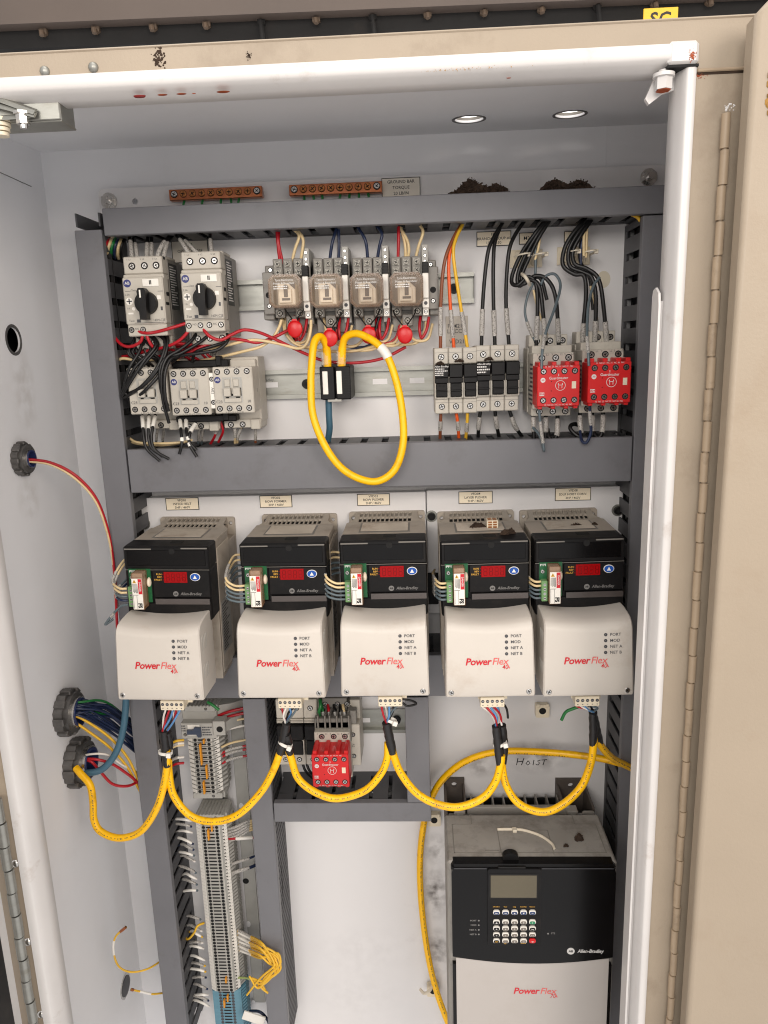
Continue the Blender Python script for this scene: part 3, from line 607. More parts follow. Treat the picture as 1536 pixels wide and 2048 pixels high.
r1 = rail('upper zinc rail carrying breakers and relays', P(340, 597, 8), P(948, 574, 8), stops=())
b = MB(); q = P(908, 577, 3); c0 = Vector(r1.location) * 1000; b.cyl((q.x - c0.x, -5.5, q.z - c0.z), 'y', 5.5, 4, 18, r2=6); b.mat(1).cyl((q.x - c0.x, -5.8, q.z - c0.z), 'y', 2.6, .6, 6); b.obj('rail_screw', ['black', 'void'], r1)
r2 = rail('middle zinc rail carrying contactors and fuse holders', P(300, 778, 8), P(1230, 748, 8), stops=((541, 770), (760, 763), (834, 761)))
b = MB(); q = P(613, 768, 3); c0 = Vector(r2.location) * 1000; b.cyl((q.x - c0.x, -5.5, q.z - c0.z), 'y', 5.5, 4, 18, r2=6); b.mat(1).cyl((q.x - c0.x, -5.8, q.z - c0.z), 'y', 2.6, .6, 6); b.obj('rail_screw', ['black', 'void'], r2)
text('lettering', 'Bradley', 3.2, (P(536, 760, 2).x - c0.x, -1.5, P(536, 760, 2).z - c0.z), 'ink_dark', r2)
r3 = rail('short zinc rail inside the relay niche below the drives', P(560, 1445, 8), P(812, 1441, 8), stops=((727, 1441),))
b = MB(); q = P(793, 1440, 3); c0 = Vector(r3.location) * 1000; b.cyl((q.x - c0.x, -5.5, q.z - c0.z), 'y', 5.5, 4, 18, r2=6); b.obj('rail_screw', 'black', r3)
tA, tB = P(424, 1440, 8), P(424, 1440, 8); tB.z = -760
TX = P(405, 1510, 45).x
tA.x = tB.x = TX
r4 = rail('tall vertical zinc rail behind the terminal strips', tB, tA, axis='z')
# slotted strip beside terminal rail
b = MB(); x0 = P(482, 1700, 2).x; b.box(x0, x0 + 18, -3, -.2, -750, -270, .5); sb = tag(b.obj('rail_backing_strip', 'lightgrey'), 'grey steel strip with oval holes right of the terminal strips', 'strip')
for py, d_ in ((1612, 0), (1762, 1), (1848, 0), (2005, 0)):
    q = P(488 + (py - 1700) * .06, py, 3); b = MB(); b.cyl((q.x, -3.3, q.z), 'y', 3.2 if not d_ else 4.5, .25, 14, rx=1, rz=1.6 if not d_ else 1); b.obj('strip_hole', 'plate_white' if not d_ else 'void', sb)
# ------------------------------------------------------------------ motor breakers
def terminals(t, xs, z, y, r=2.9, rec=3.9, name='terminal_screw', deep=1.5):
    for x in xs:
        k = MB(); k.mat(1).cyl((x, y - .12, z), 'y', rec, .4, 18); k.mat(0).cyl((x, y - .5, z), 'y', r * .9, .5, 14, r2=r)
        k.mat(1)
        a = random.uniform(0, 1.5)
        for an in (a, a + 1.57):
            k.tf = Matrix.Translation((x, y - .55, z)) @ Matrix.Rotation(an, 4, 'Y'); k.box(-r * .7, r * .7, -.1, .1, -r * .14, r * .14); k.tf = None
        k.obj(name, ['steel', 'void'], t)
def emblem(t, x, y, z, r, m='emblem', ink='ink_white', s='AB'):
    k = MB(); k.cyl((x, y - .2, z), 'y', r, .25, 24); e = k.obj('emblem', m, t); text('lettering', s, r * .75, (x, y - .32, z), ink, e, .06)
def stripes(t, x, y0, y1, z0, z1, n, m, seed=1, side=1):
    "lines of small print on a side face (normal along x)"
    k = MB(); rnd = random.Random(seed)
    for i in range(n):
        z = z1 - (i + .5) * (z1 - z0) / n; L = (y1 - y0) * rnd.uniform(.5, 1)
        k.box(x, x + .12 * side, y0, y0 + L, z - (z1 - z0) / n * .22, z + (z1 - z0) / n * .22)
    k.obj('small_print', m, t)
def small_lines(t, x0, x1, z0, z1, y, n, m='ink_white', seed=3, name='small_print'):
    k = MB(); rnd = random.Random(seed)
    for i in range(n):
        z = z1 - (i + .5) * (z1 - z0) / n; x = x0; h = (z1 - z0) / n * .26; xe = x0 + (x1 - x0) * rnd.uniform(.6, 1)
        while x < xe:
            w = rnd.uniform(.8, 2.4); k.box(x, min(x + w, xe), y - .1, y, z - h, z + h); x += w + .5
    k.obj(name, m, t)
def motor_breaker(lb, px, py, full):
    q = P(px, py, 85); t = thing('motor_breaker', lb, 'circuit breaker', (q.x, 0, q.z), 'motor breakers on the upper rail')
    b = MB(); b.box(-22.5, 22.5, -62, -9, -44, 44, .8); b.box(-22, 22, -68, -60, -27, 27); b.obj('body', 'dev_dark', t)
    b = MB(); b.box(-21.5, 21.5, -79, -60, 27.5, 46, 1.2); b.box(-21.5, 21.5, -66, -30, 44, 47.5, .8); b.obj('upper_terminal_block', 'dev', t)
    terminals(t, (-12, 2, 15), 36, -79, 2.7, 3.9)
    for x, s_ in ((-16, '1  L1'), (-1, '3  L2'), (13, '5  L3')): text('lettering', s_, 1.7, (x + 1, -79.3, 42.8), 'ink_dark', t)
    b = MB(); b.box(-22.5, 22.5, -85, -66, -26.5, 24, 1.4); b.box(-22.5, 22.5, -80, -62, 22, 27.2, .8); b.box(-22, 22, -83, -62, -39, -26, 1); b.obj('front_cover', 'dev', t)
    terminals(t, (-18, -5) if not full else (-18, -5, 5, 18), -32, -83, 2.4, 3.2)
    text('lettering', 'NO', 2, (-11.5, -83.3, -31), 'ink_dark', t); text('lettering', 'NC', 2, (11.5, -83.3, -31), 'ink_dark', t) if full else None
    b = MB(); b.box(-21, 21, -66, -15, -53, -38, 1); b.obj('lower_terminal_block', 'dev', t); terminals(t, (-14, 0, 14), -46, -66, 2.7, 3.7)
    emblem(t, -17, -85, 17.5, 4.2)
    b = MB(); b.box(0, 18, -86, -84.5, 13.5, 21.5, .5); w = b.obj('status_window', 'white', t); text('lettering', 'II', 4, (9, -86.2, 17.5), 'ink', w, .25)
    b = MB(); b.cyl((3, -91, -4), 'y', 12, 6.5, 28, r2=12.6); b.prism([(-1.8, 8), (0, 11), (6, 11), (7.8, 8), (6.8, -22), (-.8, -22)], -101, -90, 'xz'); kb = b.obj('rotary_knob', 'black', t)
    b = MB(); b.box(1, 2.6, -101.3, -101, 1, 9); b.obj('pointer_mark', 'white', kb)
    b = MB(); b.cyl((-16.5, -85.3, -1.5), 'y', 4, .5, 16); b.mat(1); b.box(-19.5, -13.5, -85.6, -85.2, -2.1, -.9); b.box(-17.1, -15.9, -85.6, -85.2, -4.5, 1.5); b.obj('current_dial', ['white', 'ink_dark'], t)
    text('lettering', '2.5A', 2, (-18, -85.2, 5.5), 'ink_dark', t); text('lettering', '1.6', 2, (-18.5, -85.2, -9), 'ink_dark', t); text('lettering', 'Class 10', 2, (-9, -85.2, 10), 'ink_dark', t)
    text('lettering', 'Test', 2.4, (-16, -85.2, -22.5), 'ink_dark', t); text('lettering', '140M-C2E', 2.8, (15, -85.2, -22.5), 'ink_dark', t, sx=.8)
    b = MB(); b.box(-10, -6, -85.4, -84.8, -24.2, -21); b.obj('test_slot', 'ink_dark', t); 
    for bx_ in ((-13, 20, -25, -24.6), (-20, -14, 9, 9.4), (16, 22, 8, 8.5), (17.8, 20, -12, -8)): b = MB(); b.box(bx_[0], bx_[1], -85.15, -84.9, bx_[2], bx_[3]); b.obj('printed_line', 'ink_dark', t)
    b = MB(); b.box(14.5, 19, -85.6, -84.8, -.5, 4, .3); b.cyl((-12.5, -85.4, -9.5), 'y', 1.9, .6, 14); b.box(-19, -13, -85.5, -84.8, -15.5, -13.4, .3); b.obj('small_button', 'white', t)
    b = MB(); b.box(22.5, 22.9, -60, -32, -10, 40); b.mat(1); b.box(22.5, 23.0, -80, -70, -6, -3); b.box(22.5, 23, -76, -68, 4, 8); b.obj('side_label', ['black', 'void'], t); stripes(t, 22.95, -58, -34, -6, 38, 16, 'ink_white')
    return t
motor_breaker('grey motor breaker with black knob nearest the left duct', 288, 599, False)
motor_breaker('grey motor breaker with black knob and four lower screws', 404, 590, True)
# ------------------------------------------------------------------ contactors
def contactor(lb, px, py, sym=True):
    q = P(px, py, 82); t = thing('contactor', lb, 'contactor', (q.x, 0, q.z), 'grey contactors on the middle rail')
    b = MB(); b.box(-22.5, 22.5, -46, -9, -40, 36, .8); b.box(-22.3, 22.3, -80, -40, -25, 25, .8); b.box(-21, 21, -55, -30, 24, 33, .8); b.box(10, 21, -52, -9, -48, -36, .8); b.box(-22, 22, -50, -12, -46, -36, .8); b.obj('body', 'dev', t)
    b = MB(); b.box(-22.5, 22.5, -82, -78, -26, 26, 1); b.obj('front_cover', 'dev', t)
    for z in (20.5, -20.5): terminals(t, (-17, -6, 5, 16.5), z, -82, 2.5, 3.4)
    terminals(t, (-14, 0, 14), -42, -50, 2.6, 3.6)
    b = MB(); b.box(-13, 11, -82.3, -81.6, -15, 15); b.mat(1); b.box(-12.2, 10.2, -82.5, -82, -14.2, 14.2); b.mat(0); b.box(-2, 0, -83.2, -82, -4, 14); b.box(-9.5, -3.5, -84, -82, 4, 12, .4); b.box(.5, 6.5, -84, -82, 4, 12, .4); b.mat(2); b.box(-11, 9, -82.8, -82.3, -6.5, 2.4); b.mat(0); b.box(-10.5, -2.6, -87, -82, -6.8, 2.6, .6); b.box(.2, 8.2, -87, -82, -6.8, 2.6, .6); b.box(-10.5, 8.5, -84, -82, -13.6, -9, .4); b.mat(2); b.box(-9, -5.5, -82.9, -82.4, -8.9, -7.6); b.box(2.5, 7, -82.9, -82.4, -8.9, -7.6)
    b.obj('switch_slide', ['dev', 'lightgrey', 'void'], t)
    if sym: emblem(t, -17.5, -82, 11.5, 3.6)
    text('lettering', 'C23', 3, (-17, -82.3, -13), 'ink_dark', t, .03); text('lettering', '10', 3, (17, -82.3, -13), 'ink_dark', t, .03)
    for z, s_ in ((25, '1  L1  3  L2  5  L3  13 NO'), (-24.8, '2  T1  4  T2  6  T3  14 NO')): text('lettering', s_, 1.3, (0, -82.3, z), 'ink_dark', t)
    text('lettering', '1', 4, (22.7, -60, -2), 'ink', t, .1).rotation_euler = (0, 0, math.pi / 2)
    return t
contactor('grey contactor behind the loop of black wires', 296, 782, False)
contactor('grey contactor left of the narrow interlock strip', 380, 784)
contactor('grey contactor right of the narrow interlock strip', 467, 780)
q = P(424, 780, 82); t = thing('interlock_strip', 'narrow grey interlock strip squeezed between two contactors', 'interlock', (q.x, 0, q.z))
b = MB(); b.box(-3.8, 3.8, -80, -20, -21, 19, .6); b.obj('strip_body', 'white', t); terminals(t, (0,), 12, -80, 2, 2.8); terminals(t, (0,), -14, -80, 2, 2.8); text('lettering', 'A02', 3.2, (0, -80.3, -1), 'ink_dark', t, rot=math.pi / 2)
for (x0, y0, x1, y1, lb) in ((344, 722, 458, 733, 'black wire link bar above the two paired contactors'), (352, 833, 474, 842, 'black wire link bar below the two paired contactors')):
    A, B = P(x0, y0, 62), P(x1, y1, 62); c = (A + B) / 2; t = thing('link_bar', lb, 'link bar', (c.x, -55, c.z)); w, h = (B.x - A.x) / 2, (A.z - B.z) / 2
    b = MB(); b.box(-w, w, -8, 8, -h, h, 1); b.box(w * .55, w * .75, -9, 0, -h + 1, h + 4, .8); b.obj('bar_body', 'black', t)
    b = MB(); b.box(-w + 4, w - 20, -8.4, -8, -.4, .4); b.obj('bar_groove', 'void', t)
# ------------------------------------------------------------------ relays
def relay(lb, px, py):
    q = P(px, py, 80); t = thing('relay', lb, 'relay', (q.x, 0, q.z), 'relays with smoky clear covers')
    b = MB(); b.box(-17.5, 17.5, -34, -9, -44, 38, 1)
    for x in (-17, -5.4, 6.2): b.box(x, x + 10.8, -48, -30, 18, 37.5, .8)
    for x in (-17.5, 6): b.box(x, x + 11, -48, -30, -27, -17, .8)
    b.box(-6, 6, -45, -30, -38, -25, .8); b.box(-17.5, 17.5, -40, -20, -20, 20); b.obj('socket', 'sock', t)
    for z in (31.5, 22.5):
        for x in (-11.6, 0, 11.6):
            k = MB(); k.mat(0).box(x - 3.9, x + 3.9, -49, -47.8, z - 3.6, z + 3.6, .3); k.screw(x, -49, z, 3.2, 1.4, True, random.uniform(0, 1.5)); k.obj('terminal_screw', ['screwplate', 'void'], t)
    for x, z, y in ((-12, -22, -48), (11.5, -22, -48), (0, -32, -45)):
        k = MB(); k.box(x - 3.9, x + 3.9, y - 1, y + .1, z - 3.6, z + 3.6, .3); k.screw(x, y - 1, z, 2.8, 1.4, True, random.uniform(0, 1.5), ring=3.5); k.obj('terminal_screw', ['screwplate', 'void'], t)
    b = MB(); b.box(-10, 10, -68, -40, -14, 9, 1); b.box(-8, 6, -72, -60, -12, 3, .5); c = b.obj('coil', 'coil', t)
    b = MB(); b.box(-2.2, 2.2, -72.6, -72, -6, 3); b.box(-4.5, 4.5, -72.6, -72, -9.5, -7); b.cyl((0, -73, 5), 'y', 2.4, 5, 12); b.prism([(3, 9), (10, 9), (10, 2)], -69, -68); b.obj('contact_spring', 'ink_dark', c)
    b = MB(); ch = 5.2
    pol = [(-18, -17.5 + ch), (-18 + ch, -17.5), (18 - ch, -17.5), (18, -17.5 + ch), (18, 17.5 - ch), (18 - ch, 17.5), (-18 + ch, 17.5), (-18, 17.5 - ch)]
    pi = [(x * .93, z * .93) for x, z in pol]; n = 8
    vs = [(x, -36, z) for x, z in pol] + [(x, -77.5, z) for x, z in pol] + [(x, -80, z) for x, z in pi]
    b.add(vs, [(i, (i + 1) % n, n + (i + 1) % n, n + i) for i in range(n)] + [(n + i, n + (i + 1) % n, 2 * n + (i + 1) % n, 2 * n + i) for i in range(n)] + [tuple(range(2 * n, 3 * n))])
    rb_ = MB(); rb_.holed(pol, [[(x * .86, z * .86) for x, z in pol]], -79.2, -77.6); rb_.holed([(x * 1.02, z * 1.02) for x, z in pol], [[(x * .86, z * .86) for x, z in pol]], -77.6, -77.4)
    cv = b.obj('clear_cover', 'smoke' if 'dark' in lb or 'rightmost' in lb else 'smoke_pale', t)
    rb_.obj('cover_rim', 'smoke_rim', cv)
    text('lettering', 'Tyco Electronics', 2.1, (0, -80.3, 11.5), 'ink_white', cv, .02); text('lettering', 'Potter & Brumfield', 2.1, (-.5, -80.3, 8), 'ink_white', cv, .02)
    small_lines(cv, -12, 10, 1.5, 6, -80.2, 2, 'ink_white', 4)
    return t
RC = ((569, 582, 'first relay from the left, brightest clear cover'), (652, 581, 'second relay from the left, hung above the yellow cable start'), (733, 580, 'third relay from the left, with dark smoky cover'), (813, 578, 'rightmost of the four smoky relays'))
for x, y, lb in RC: relay(lb, x, y)
def clip(lb, px, py):
    q = P(px, py, 62); t = thing('plug_in_module', lb, 'module', (q.x, 0, q.z), 'narrow modules clipped beside the relays')
    b = MB(); b.box(-4.2, 4.2, -40, -9, -38, 44, .6); b.box(-3.6, 3.6, -46, -30, 24, 45, .5); b.box(-4.2, 4.2, -50, -30, 12, 26, .5); b.obj('module_body', 'lightgrey', t)
    b = MB(); b.box(-3.4, 3.4, -62, -36, -14, 13, .8); b.box(-3.6, 3.6, -58, -36, -24, -14, .5); b.box(-3.2, 3.2, -52, -36, -32, -23.5, .5); b.obj('clip_lever', 'white', t)
    b = MB(); b.box(-3.7, 3.7, -60, -34, 13, 25, .8)
    for z in (15, 18, 21): b.box(-3.8, 3.8, -60.6, -58, z, z + 1.2)
    b.obj('black_latch', 'black', t)
    terminals(t, (0,), 40, -46, 1.6, 2.0); terminals(t, (0,), 33, -46, 1.6, 2.0); terminals(t, (0,), 27, -46, 1.6, 2.0); terminals(t, (0,), -28, -52, 1.6, 2.1)
    k = MB(); k.cyl((0, -58.4, -19), 'y', 2, .5, 12); k.obj('indicator', 'ink_dark', t)
for x, y, lb in ((611, 577, 'narrow white module right of the first relay'), (690, 574, 'narrow white module right of the second relay'), (771, 572, 'narrow white module right of the third relay'), (851, 570, 'narrow white module beside the right end clamp')): clip(lb, x, y)
for x, y, lb in ((537, 585, 'grey end clamp left of the relay row'), (866, 574, 'grey end clamp right of the relay row')):
    q = P(x, y, 50); t = thing('end_clamp', lb, 'clamp', (q.x, 0, q.z), 'end clamps of the relay row'); s_ = 1 if x > 700 else -1
    b = MB(); b.box(-6, 6, -50, -9, -24, 22, .8); b.box(-8 if s_ < 0 else -4, 4 if s_ < 0 else 8, -44, -9, -30, -20, 1); b.box(-4 if s_ < 0 else -6, 8 if s_ < 0 else 4, -42, -9, 20, 30, 1)
    for z in (8, 11, 14): b.box(-6.3, 6.3, -50.3, -48, z, z + 1)
    b.obj('clamp_body', 'sock', t); b = MB(); b.cyl((0, -50.2, -3), 'y', 3.4, .5, 16); b.obj('clamp_hole', 'void', t); terminals(t, (2 * s_ * -1,), 25, -42, 2, 2.8); terminals(t, (0,), -15, -50, 2, 2.8)
# red disc suppressors
for i, (x, y, a) in enumerate(((590, 658, 'under the first relay'), (660, 676, 'second from the left, nearest the yellow cable'), (737, 670, 'partly behind the yellow cable loop'), (810, 670, 'rightmost, under the last relay'))):
    q = P(x, y, 62); t = thing('suppressor_disc', 'glossy red suppressor disc ' + a, 'suppressor', q, 'red suppressor discs under the relays'); b = MB()
    b.dome((0, -1, 0), 8.6, 2.6, 24, 4, 1.12); b.cyl((0, -1, 0), 'y', 8.6, 2.5, 24, rx=1, rz=1.12); b.dome((0, 1, 0), 8.6, -2.2, 24, 3, 1.12); b.prism([(-4, 6), (4, 6), (2.5, 11), (-2.5, 11)], -1.5, 1.5, 'xz'); b.obj('disc', 'reddisc', t)
    for s_, ex in ((-1, (-12, 8, 24)), (1, (12, 8, 24))):
        b = MB(); b.tube(crom([(s_ * 2, 0, 10), (s_ * 5, 2, 14), (ex[0] * .9, 6, ex[2] - 2), (ex[0] + s_, 12, ex[2] + 4)], 6), .8, 6); b.obj('lead', 'wblack', t)
# ------------------------------------------------------------------ black network tap
q = P(671, 765, 62); t = thing('network_tap', 'black two socket network tap with white strips on the middle rail', 'connector', (q.x, 0, q.z))
b = MB(); b.box(-17.5, -1, -64, -9, -19, 18, .8); b.box(1, 17.5, -64, -9, -19, 18, .8); b.box(-16, 16, -55, -9, -20, 20)
for z in range(-16, 16, 3): b.box(9.5, 17.6, -64.4, -60, z, z + 1.2)
b.obj('tap_body', 'black', t)
for x in (-14.5, 1.5):
    b = MB(); b.box(x, x + 6, -64.8, -63.5, -13, 13, .4); b.obj('white_strip', 'white', t)
b = MB(); b.box(-10, 6, -62, -40, -22, -18.5, .5); b.obj('tap_foot', 'lightgrey', t)
for x, lb in ((-11, 0), (7, 1)):
    b = MB(); b.box(x - 5, x + 5, -58, -46, 18, 36, .8); b.box(x - 3.5, x + 3.5, -60, -57, 20, 34, .4)
    for z in (22, 26, 30): b.box(x - 5.6, x + 5.6, -58.6, -45, z, z + .8)
    b.obj('clear_plug', 'clear', t)
# ------------------------------------------------------------------ fuse holders
def fuse_holder(lb, px, py, txt, window):
    q = P(px, py, 66); t = thing('fuse_holder', lb, 'fuse holder', (q.x, 0, q.z), 'three pole fuse holders on the middle rail')
    b = MB(); b.box(-24.3, 24.3, -52, -9, -37, 37, .8)
    for i in range(3):
        x = -24.3 + i * 16.2; b.box(x + .2, x + 15.9, -62, -50, 19, 37, 1); b.box(x + .2, x + 15.9, -60, -50, -37, -19.5, 1); b.box(x + .2, x + 15.9, -64, -50, -20, -17.6, .6)
        for xx in (x + .2, x + 14.3): b.box(xx, xx + 1.7, -66, -50, -19, 6, .4)
    b.obj('body', 'dev', t)
    xs = [-24.3 + 16.2 * i + 8.1 for i in range(3)]
    terminals(t, xs, 27, -62, 3, 3.6); terminals(t, xs, -29, -60, 2.9, 3.5)
    for i, x in enumerate(xs):
        b = MB(); b.box(x - 7.6, x + 7.6, -70, -50, 4, 18.5, .8); b.box(x - 7.6, x + 7.6, -68, -50, -2, 4, .5); b.box(x - 6.3, x + 6.3, -69, -50, -17.4, -2, .8); b.box(x - 6.5, x + 6.5, -70.2, -66, -11.5, -9.5, .5); h = b.obj('fuse_handle', 'black', t)
        if window:
            k = MB()
            for dx in (-2, 2): k.cyl((x + dx, -69.2, -5), 'y', 1.2, .3, 12)
            k.obj('indicator_hole', 'void', h)
        k = MB(); k.box(x - 7.4, x + 7.4, -62.2, -62, 31.6, 31.9); k.obj('printed_line', 'ink_grey', t); k = MB(); k.box(x - 7.4, x + 7.4, -60.2, -60, -24.5, -24.2); k.obj('printed_line', 'ink_grey', t)
    x = xs[0]; text('lettering', 'Allen-Bradley', 2, (x, -70.3, 16.6), 'ink_white', t, .03, .2); small_lines(t, x - 7.5, x + 7.5, 6, 15, -70.1, 4 if window else 3)
    return t
fuse_holder('three pole fuse holder fed by brown, orange and yellow wires', 912, 762, '', True)
fuse_holder('three pole fuse holder fed by three black wires', 996, 757, '', False)
# ------------------------------------------------------------------ safety contactors
def safety_contactor(lb, px, py, d=112, lower=False):
    q = P(px, py, d); t = thing('safety_contactor', lb, 'contactor', (q.x, 0, q.z), 'grey contactors with red contact blocks')
    D = -d
    b = MB(); b.box(-23, 22, -44, -9, -34, 40, .8); b.box(-22.5, 22, -82, -40, -27, 34, .8); b.box(-22, 22, -70, -40, 33, 42, .8); b.box(-22, 22, -70, -40, -36, -26, .8)
    for x in (-22, -7.5, 7): b.box(x, x + 14.5, -46, -20, 38, 54, .8)
    b.obj('body', 'dev', t)
    terminals(t, (-13, 2, 16), 28.5, -82, 2.8, 3.7); terminals(t, (-13, 2, 16), 47, -46, 2.6, 3.6); terminals(t, (-13, 2, 16), -31, -70, 2.8, 3.7)
    for x, s_ in ((-18, '1'), (-7, 'L1'), (-2, '3'), (8, 'L2'), (12, '5'), (20, 'L3')): text('lettering', s_, 2, (x, -82.3, 32), 'ink_dark', t)
    b = MB(); b.box(-22.5, 22.5, D, -80, -22, 21, .8)
    for x in (-21, -7, 7, 17):
        b.box(x, x + 5, D + 2, -84, 20, 25, .6); b.box(x, x + 4.5, D + 3, -84, -25, -21, .6)
    rb = b.obj('red_contact_block', 'red', t)
    terminals(rb, (-16, -5, 6, 17), 15, D, 2.5, 3.3); terminals(rb, (-16, -5, 6, 17), -15.5, D, 2.5, 3.3)
    b = MB(); b.box(14, 18.5, D - .3, D + .1, -3.5, 4); b.obj('window', 'cream', rb)
    k = MB(); k.cyl((-16.5, D - .2, 6), 'y', 2.6, .25, 20); e = k.obj('emblem', 'ink_white', rb); text('lettering', 'AB', 1.8, (-16.5, D - .3, 6), 'ink_red', e)
    text('lettering', 'Guardmaster', 2.9, (0, D - .25, 7.8), 'ink_white', rb, .03, sx=.9)
    k = MB(); k.holed(ring(2, 0, 5.4, 28), [ring(2, 0, 4.9, 28)], D - .25, D - .05); k.box(0, .5, D - .25, D - .05, -3, 1); k.box(3.4, 3.9, D - .25, D - .05, -3, 1); k.box(-.6, .2, D - .25, D - .05, .6, 2.4); k.box(3.7, 4.5, D - .25, D - .05, .6, 2.4); k.box(.5, 3.4, D - .25, D - .05, .2, .7); k.box(-.3, .3, D - .25, D - .05, 10, 12.4); k.obj('socket_symbol', 'ink_white', rb)
    k = MB(); k.box(-8, -7.2, D - .2, D - .05, 4, 5); k.box(-8, -7.2, D - .2, D - .05, -6, -5); k.obj('key_mark', 'void', rb)
    k = MB(); k.box(-20, -15, D - .2, D - .05, -10.5, -7); e = k.obj('number_field', 'ink_white', rb); text('lettering', '804', 2.3, (-17.5, D - .3, -8.8), 'ink_red', e, .05)
    for z, s_ in ((20, '11  NC 21  NC 31  NC 41  NC'), (-20.4, '12  NC 22  NC 32  NC 42  NC')): text('lettering', s_, 1.6, (0, D - .25, z), 'ink_white', rb)
    if not lower: b = MB(); b.box(21.6, 24, -95, -84, -22, 20, .6); b.obj('side_clip', 'dev', t)
    stripes(t, -22.7, -80, -50, -24, 24, 10, 'ink_dark', 4, -1)
    return t
safety_contactor('red fronted safety contactor left, closest to the fuse holders', 1117, 771)
safety_contactor('red fronted safety contactor right, closest to the right duct', 1219, 764)
# ------------------------------------------------------------------ drives
def brand(t, x, y, z, s, num, name='lettering', strong='ink_red', pale='ink_pale'):
    "two tone slanted word with the number under it; s is the cap height, x its middle"
    o1 = text(name, 'Power', s, (0, y, z), strong, t, .03 * s, .2, 'LEFT', sx=.98, space=.94)
    o2 = text(name, 'Flex', s, (0, y, z), pale, t, .006 * s, .2, 'LEFT', sx=1.0, space=.94)
    w1 = max(v.co.x for v in o1.data.vertices) * 1000; w2 = max(v.co.x for v in o2.data.vertices) * 1000
    x0 = x - (w1 + w2) / 2; o1.location.x = x0 * .001; o2.location.x = (x0 + w1 - .02 * s) * .001; xe = x0 + w1 + w2
    b = MB(); b.prism([(xe - .30 * s, z - .48 * s), (xe - .12 * s, z - .48 * s), (xe + .12 * s, z - 1.0 * s), (xe - .06 * s, z - 1.0 * s)], y - .08, y + .05); b.obj('letter_tail', pale, t)
    text(name, num, s * .68, (xe - .58 * s, y, z - .82 * s), strong, t, .003 * s, .2, sx=.85)
def small_drive():
    t = thing('small_drive', 'x', 'motor drive', (0, 0, 0), 'row of five small motor drives')
    # z: 0 = bottom of the body, 180 = top flange; y = -(depth from the plate)
    b = MB(); fl = [(-47, 180), (47, 180), (47, 0), (-47, 0)]
    b.holed(rrect(-47, 47, 0, 181.5, 3), [ring(-42, 174, 2.4, 12), ring(42, 174, 2.4, 12)], -25, -20.2); b.obj('mounting_flange', 'drivebody', t)
    b = MB(); b.prism([(-38.5, -25), (38.5, -25), (38.5, -46), (47, -62), (47, -118), (-47, -118), (-47, -62), (-38, -46)], 8, 172.4, 'xy')
    for s_ in (-1, 1):
        for i in range(13): y = -64 - i * 4.1; b.box(s_ * 46.5, s_ * 48.0, y - 1, y + 1, 14, 166)
        b.box(s_ * 36, s_ * 47, -60, -26, 8, 160, .8)
    b.obj('body', 'drivebody', t)
    # slotted vent at the top rear
    ho = []
    for j, (ya, yb, sk) in enumerate(((-27, -39, 0), (-42.5, -55, -.8))):
        for i in range(12): x = -32 + i * 5.4 + sk; ho.append([(x, ya), (x + 3.9, ya), (x + 3.4, yb), (x - .5, yb)])
    b = MB(); b.tf = Matrix.Translation((0, -58, 175.6)) @ Matrix.Rotation(math.radians(10.5), 4, 'X') @ Matrix.Translation((0, 58, 0))
    b.holed([(-38, -25.2), (38, -25.2), (38.5, -46), (46, -58), (-46, -58), (-38.5, -46)], ho, -2.2, 0, 'xy'); vg = b.obj('vent_grille', 'drivebody', t)
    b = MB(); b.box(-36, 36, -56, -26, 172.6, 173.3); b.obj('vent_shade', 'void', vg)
    b = MB(); b.box(-47, 47, -118, -58, 172, 176.3, .6)
    for i in range(8): b.box(-27, 27, -68.5 - i * 5, -66.5 - i * 5, 176.5, 177.4, .3)
    tc_ = b.obj('top_cover', 'drivebody', t)
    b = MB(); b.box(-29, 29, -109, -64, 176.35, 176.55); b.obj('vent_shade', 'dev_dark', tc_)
    # black front
    b = MB(); b.box(-47.5, 47.5, -147, -116, 150, 176.8, 1.6); b.box(-47.5, 47.5, -145, -116, 92, 150.2, 1); b.box(-17, 46.8, -147.2, -140, 118, 149.6, .8); b.box(-47.3, -17.4, -146.5, -140, 112, 118, .8)
    b.prism([(-144, 118), (-149.5, 114), (-149.5, 111.5), (-144, 111)], -15, 47, 'yz')
    b.box(-47, 47, -147.5, -140, 92, 111.5, .8); fr = b.obj('black_front', 'black', t)
    b = MB(); b.box(-43.5, 43.5, -147.7, -147, 155, 172.5, .6); b.obj('front_panel', 'blackgloss', fr)
    b = MB(); b.cyl((7, -147.95, 171.5), 'y', 3.4, .6, 18); b.obj('lock_hole', 'void', fr)
    b = MB(); b.box(0, 14, -132, -122, 176.75, 177.0); b.obj('release_slot', 'void', fr)
    b = MB(); b.box(-46, -16, -148.1, -146.8, 173.2, 174.6, .3); b.obj('front_ridge', 'dev_dark', fr)
    b = MB(); b.box(17, 46, -148.1, -146.8, 174, 175.4, .3); b.obj('front_ridge', 'dev_dark', fr)
    b = MB(); b.box(-47.2, 47.2, -147.4, -146.9, 150.0, 150.5); b.obj('front_groove', 'dev_dark', fr)
    b = MB(); b.box(-44, -18, -146.9, -145.0, 118.5, 154); b.obj('open_slot', 'void', fr)
    b = MB(); b.box(-14.5, 46.2, -150.0, -149.4, 111.2, 117.6); b.obj('ledge_sheen', mat_strip, fr)  # grey tone stands for the sheen on the slanted black ledge
    b = MB(); b.box(-4, 22, -147.9, -147, 135.5, 148, .3); ds = b.obj('display', 'display', t)
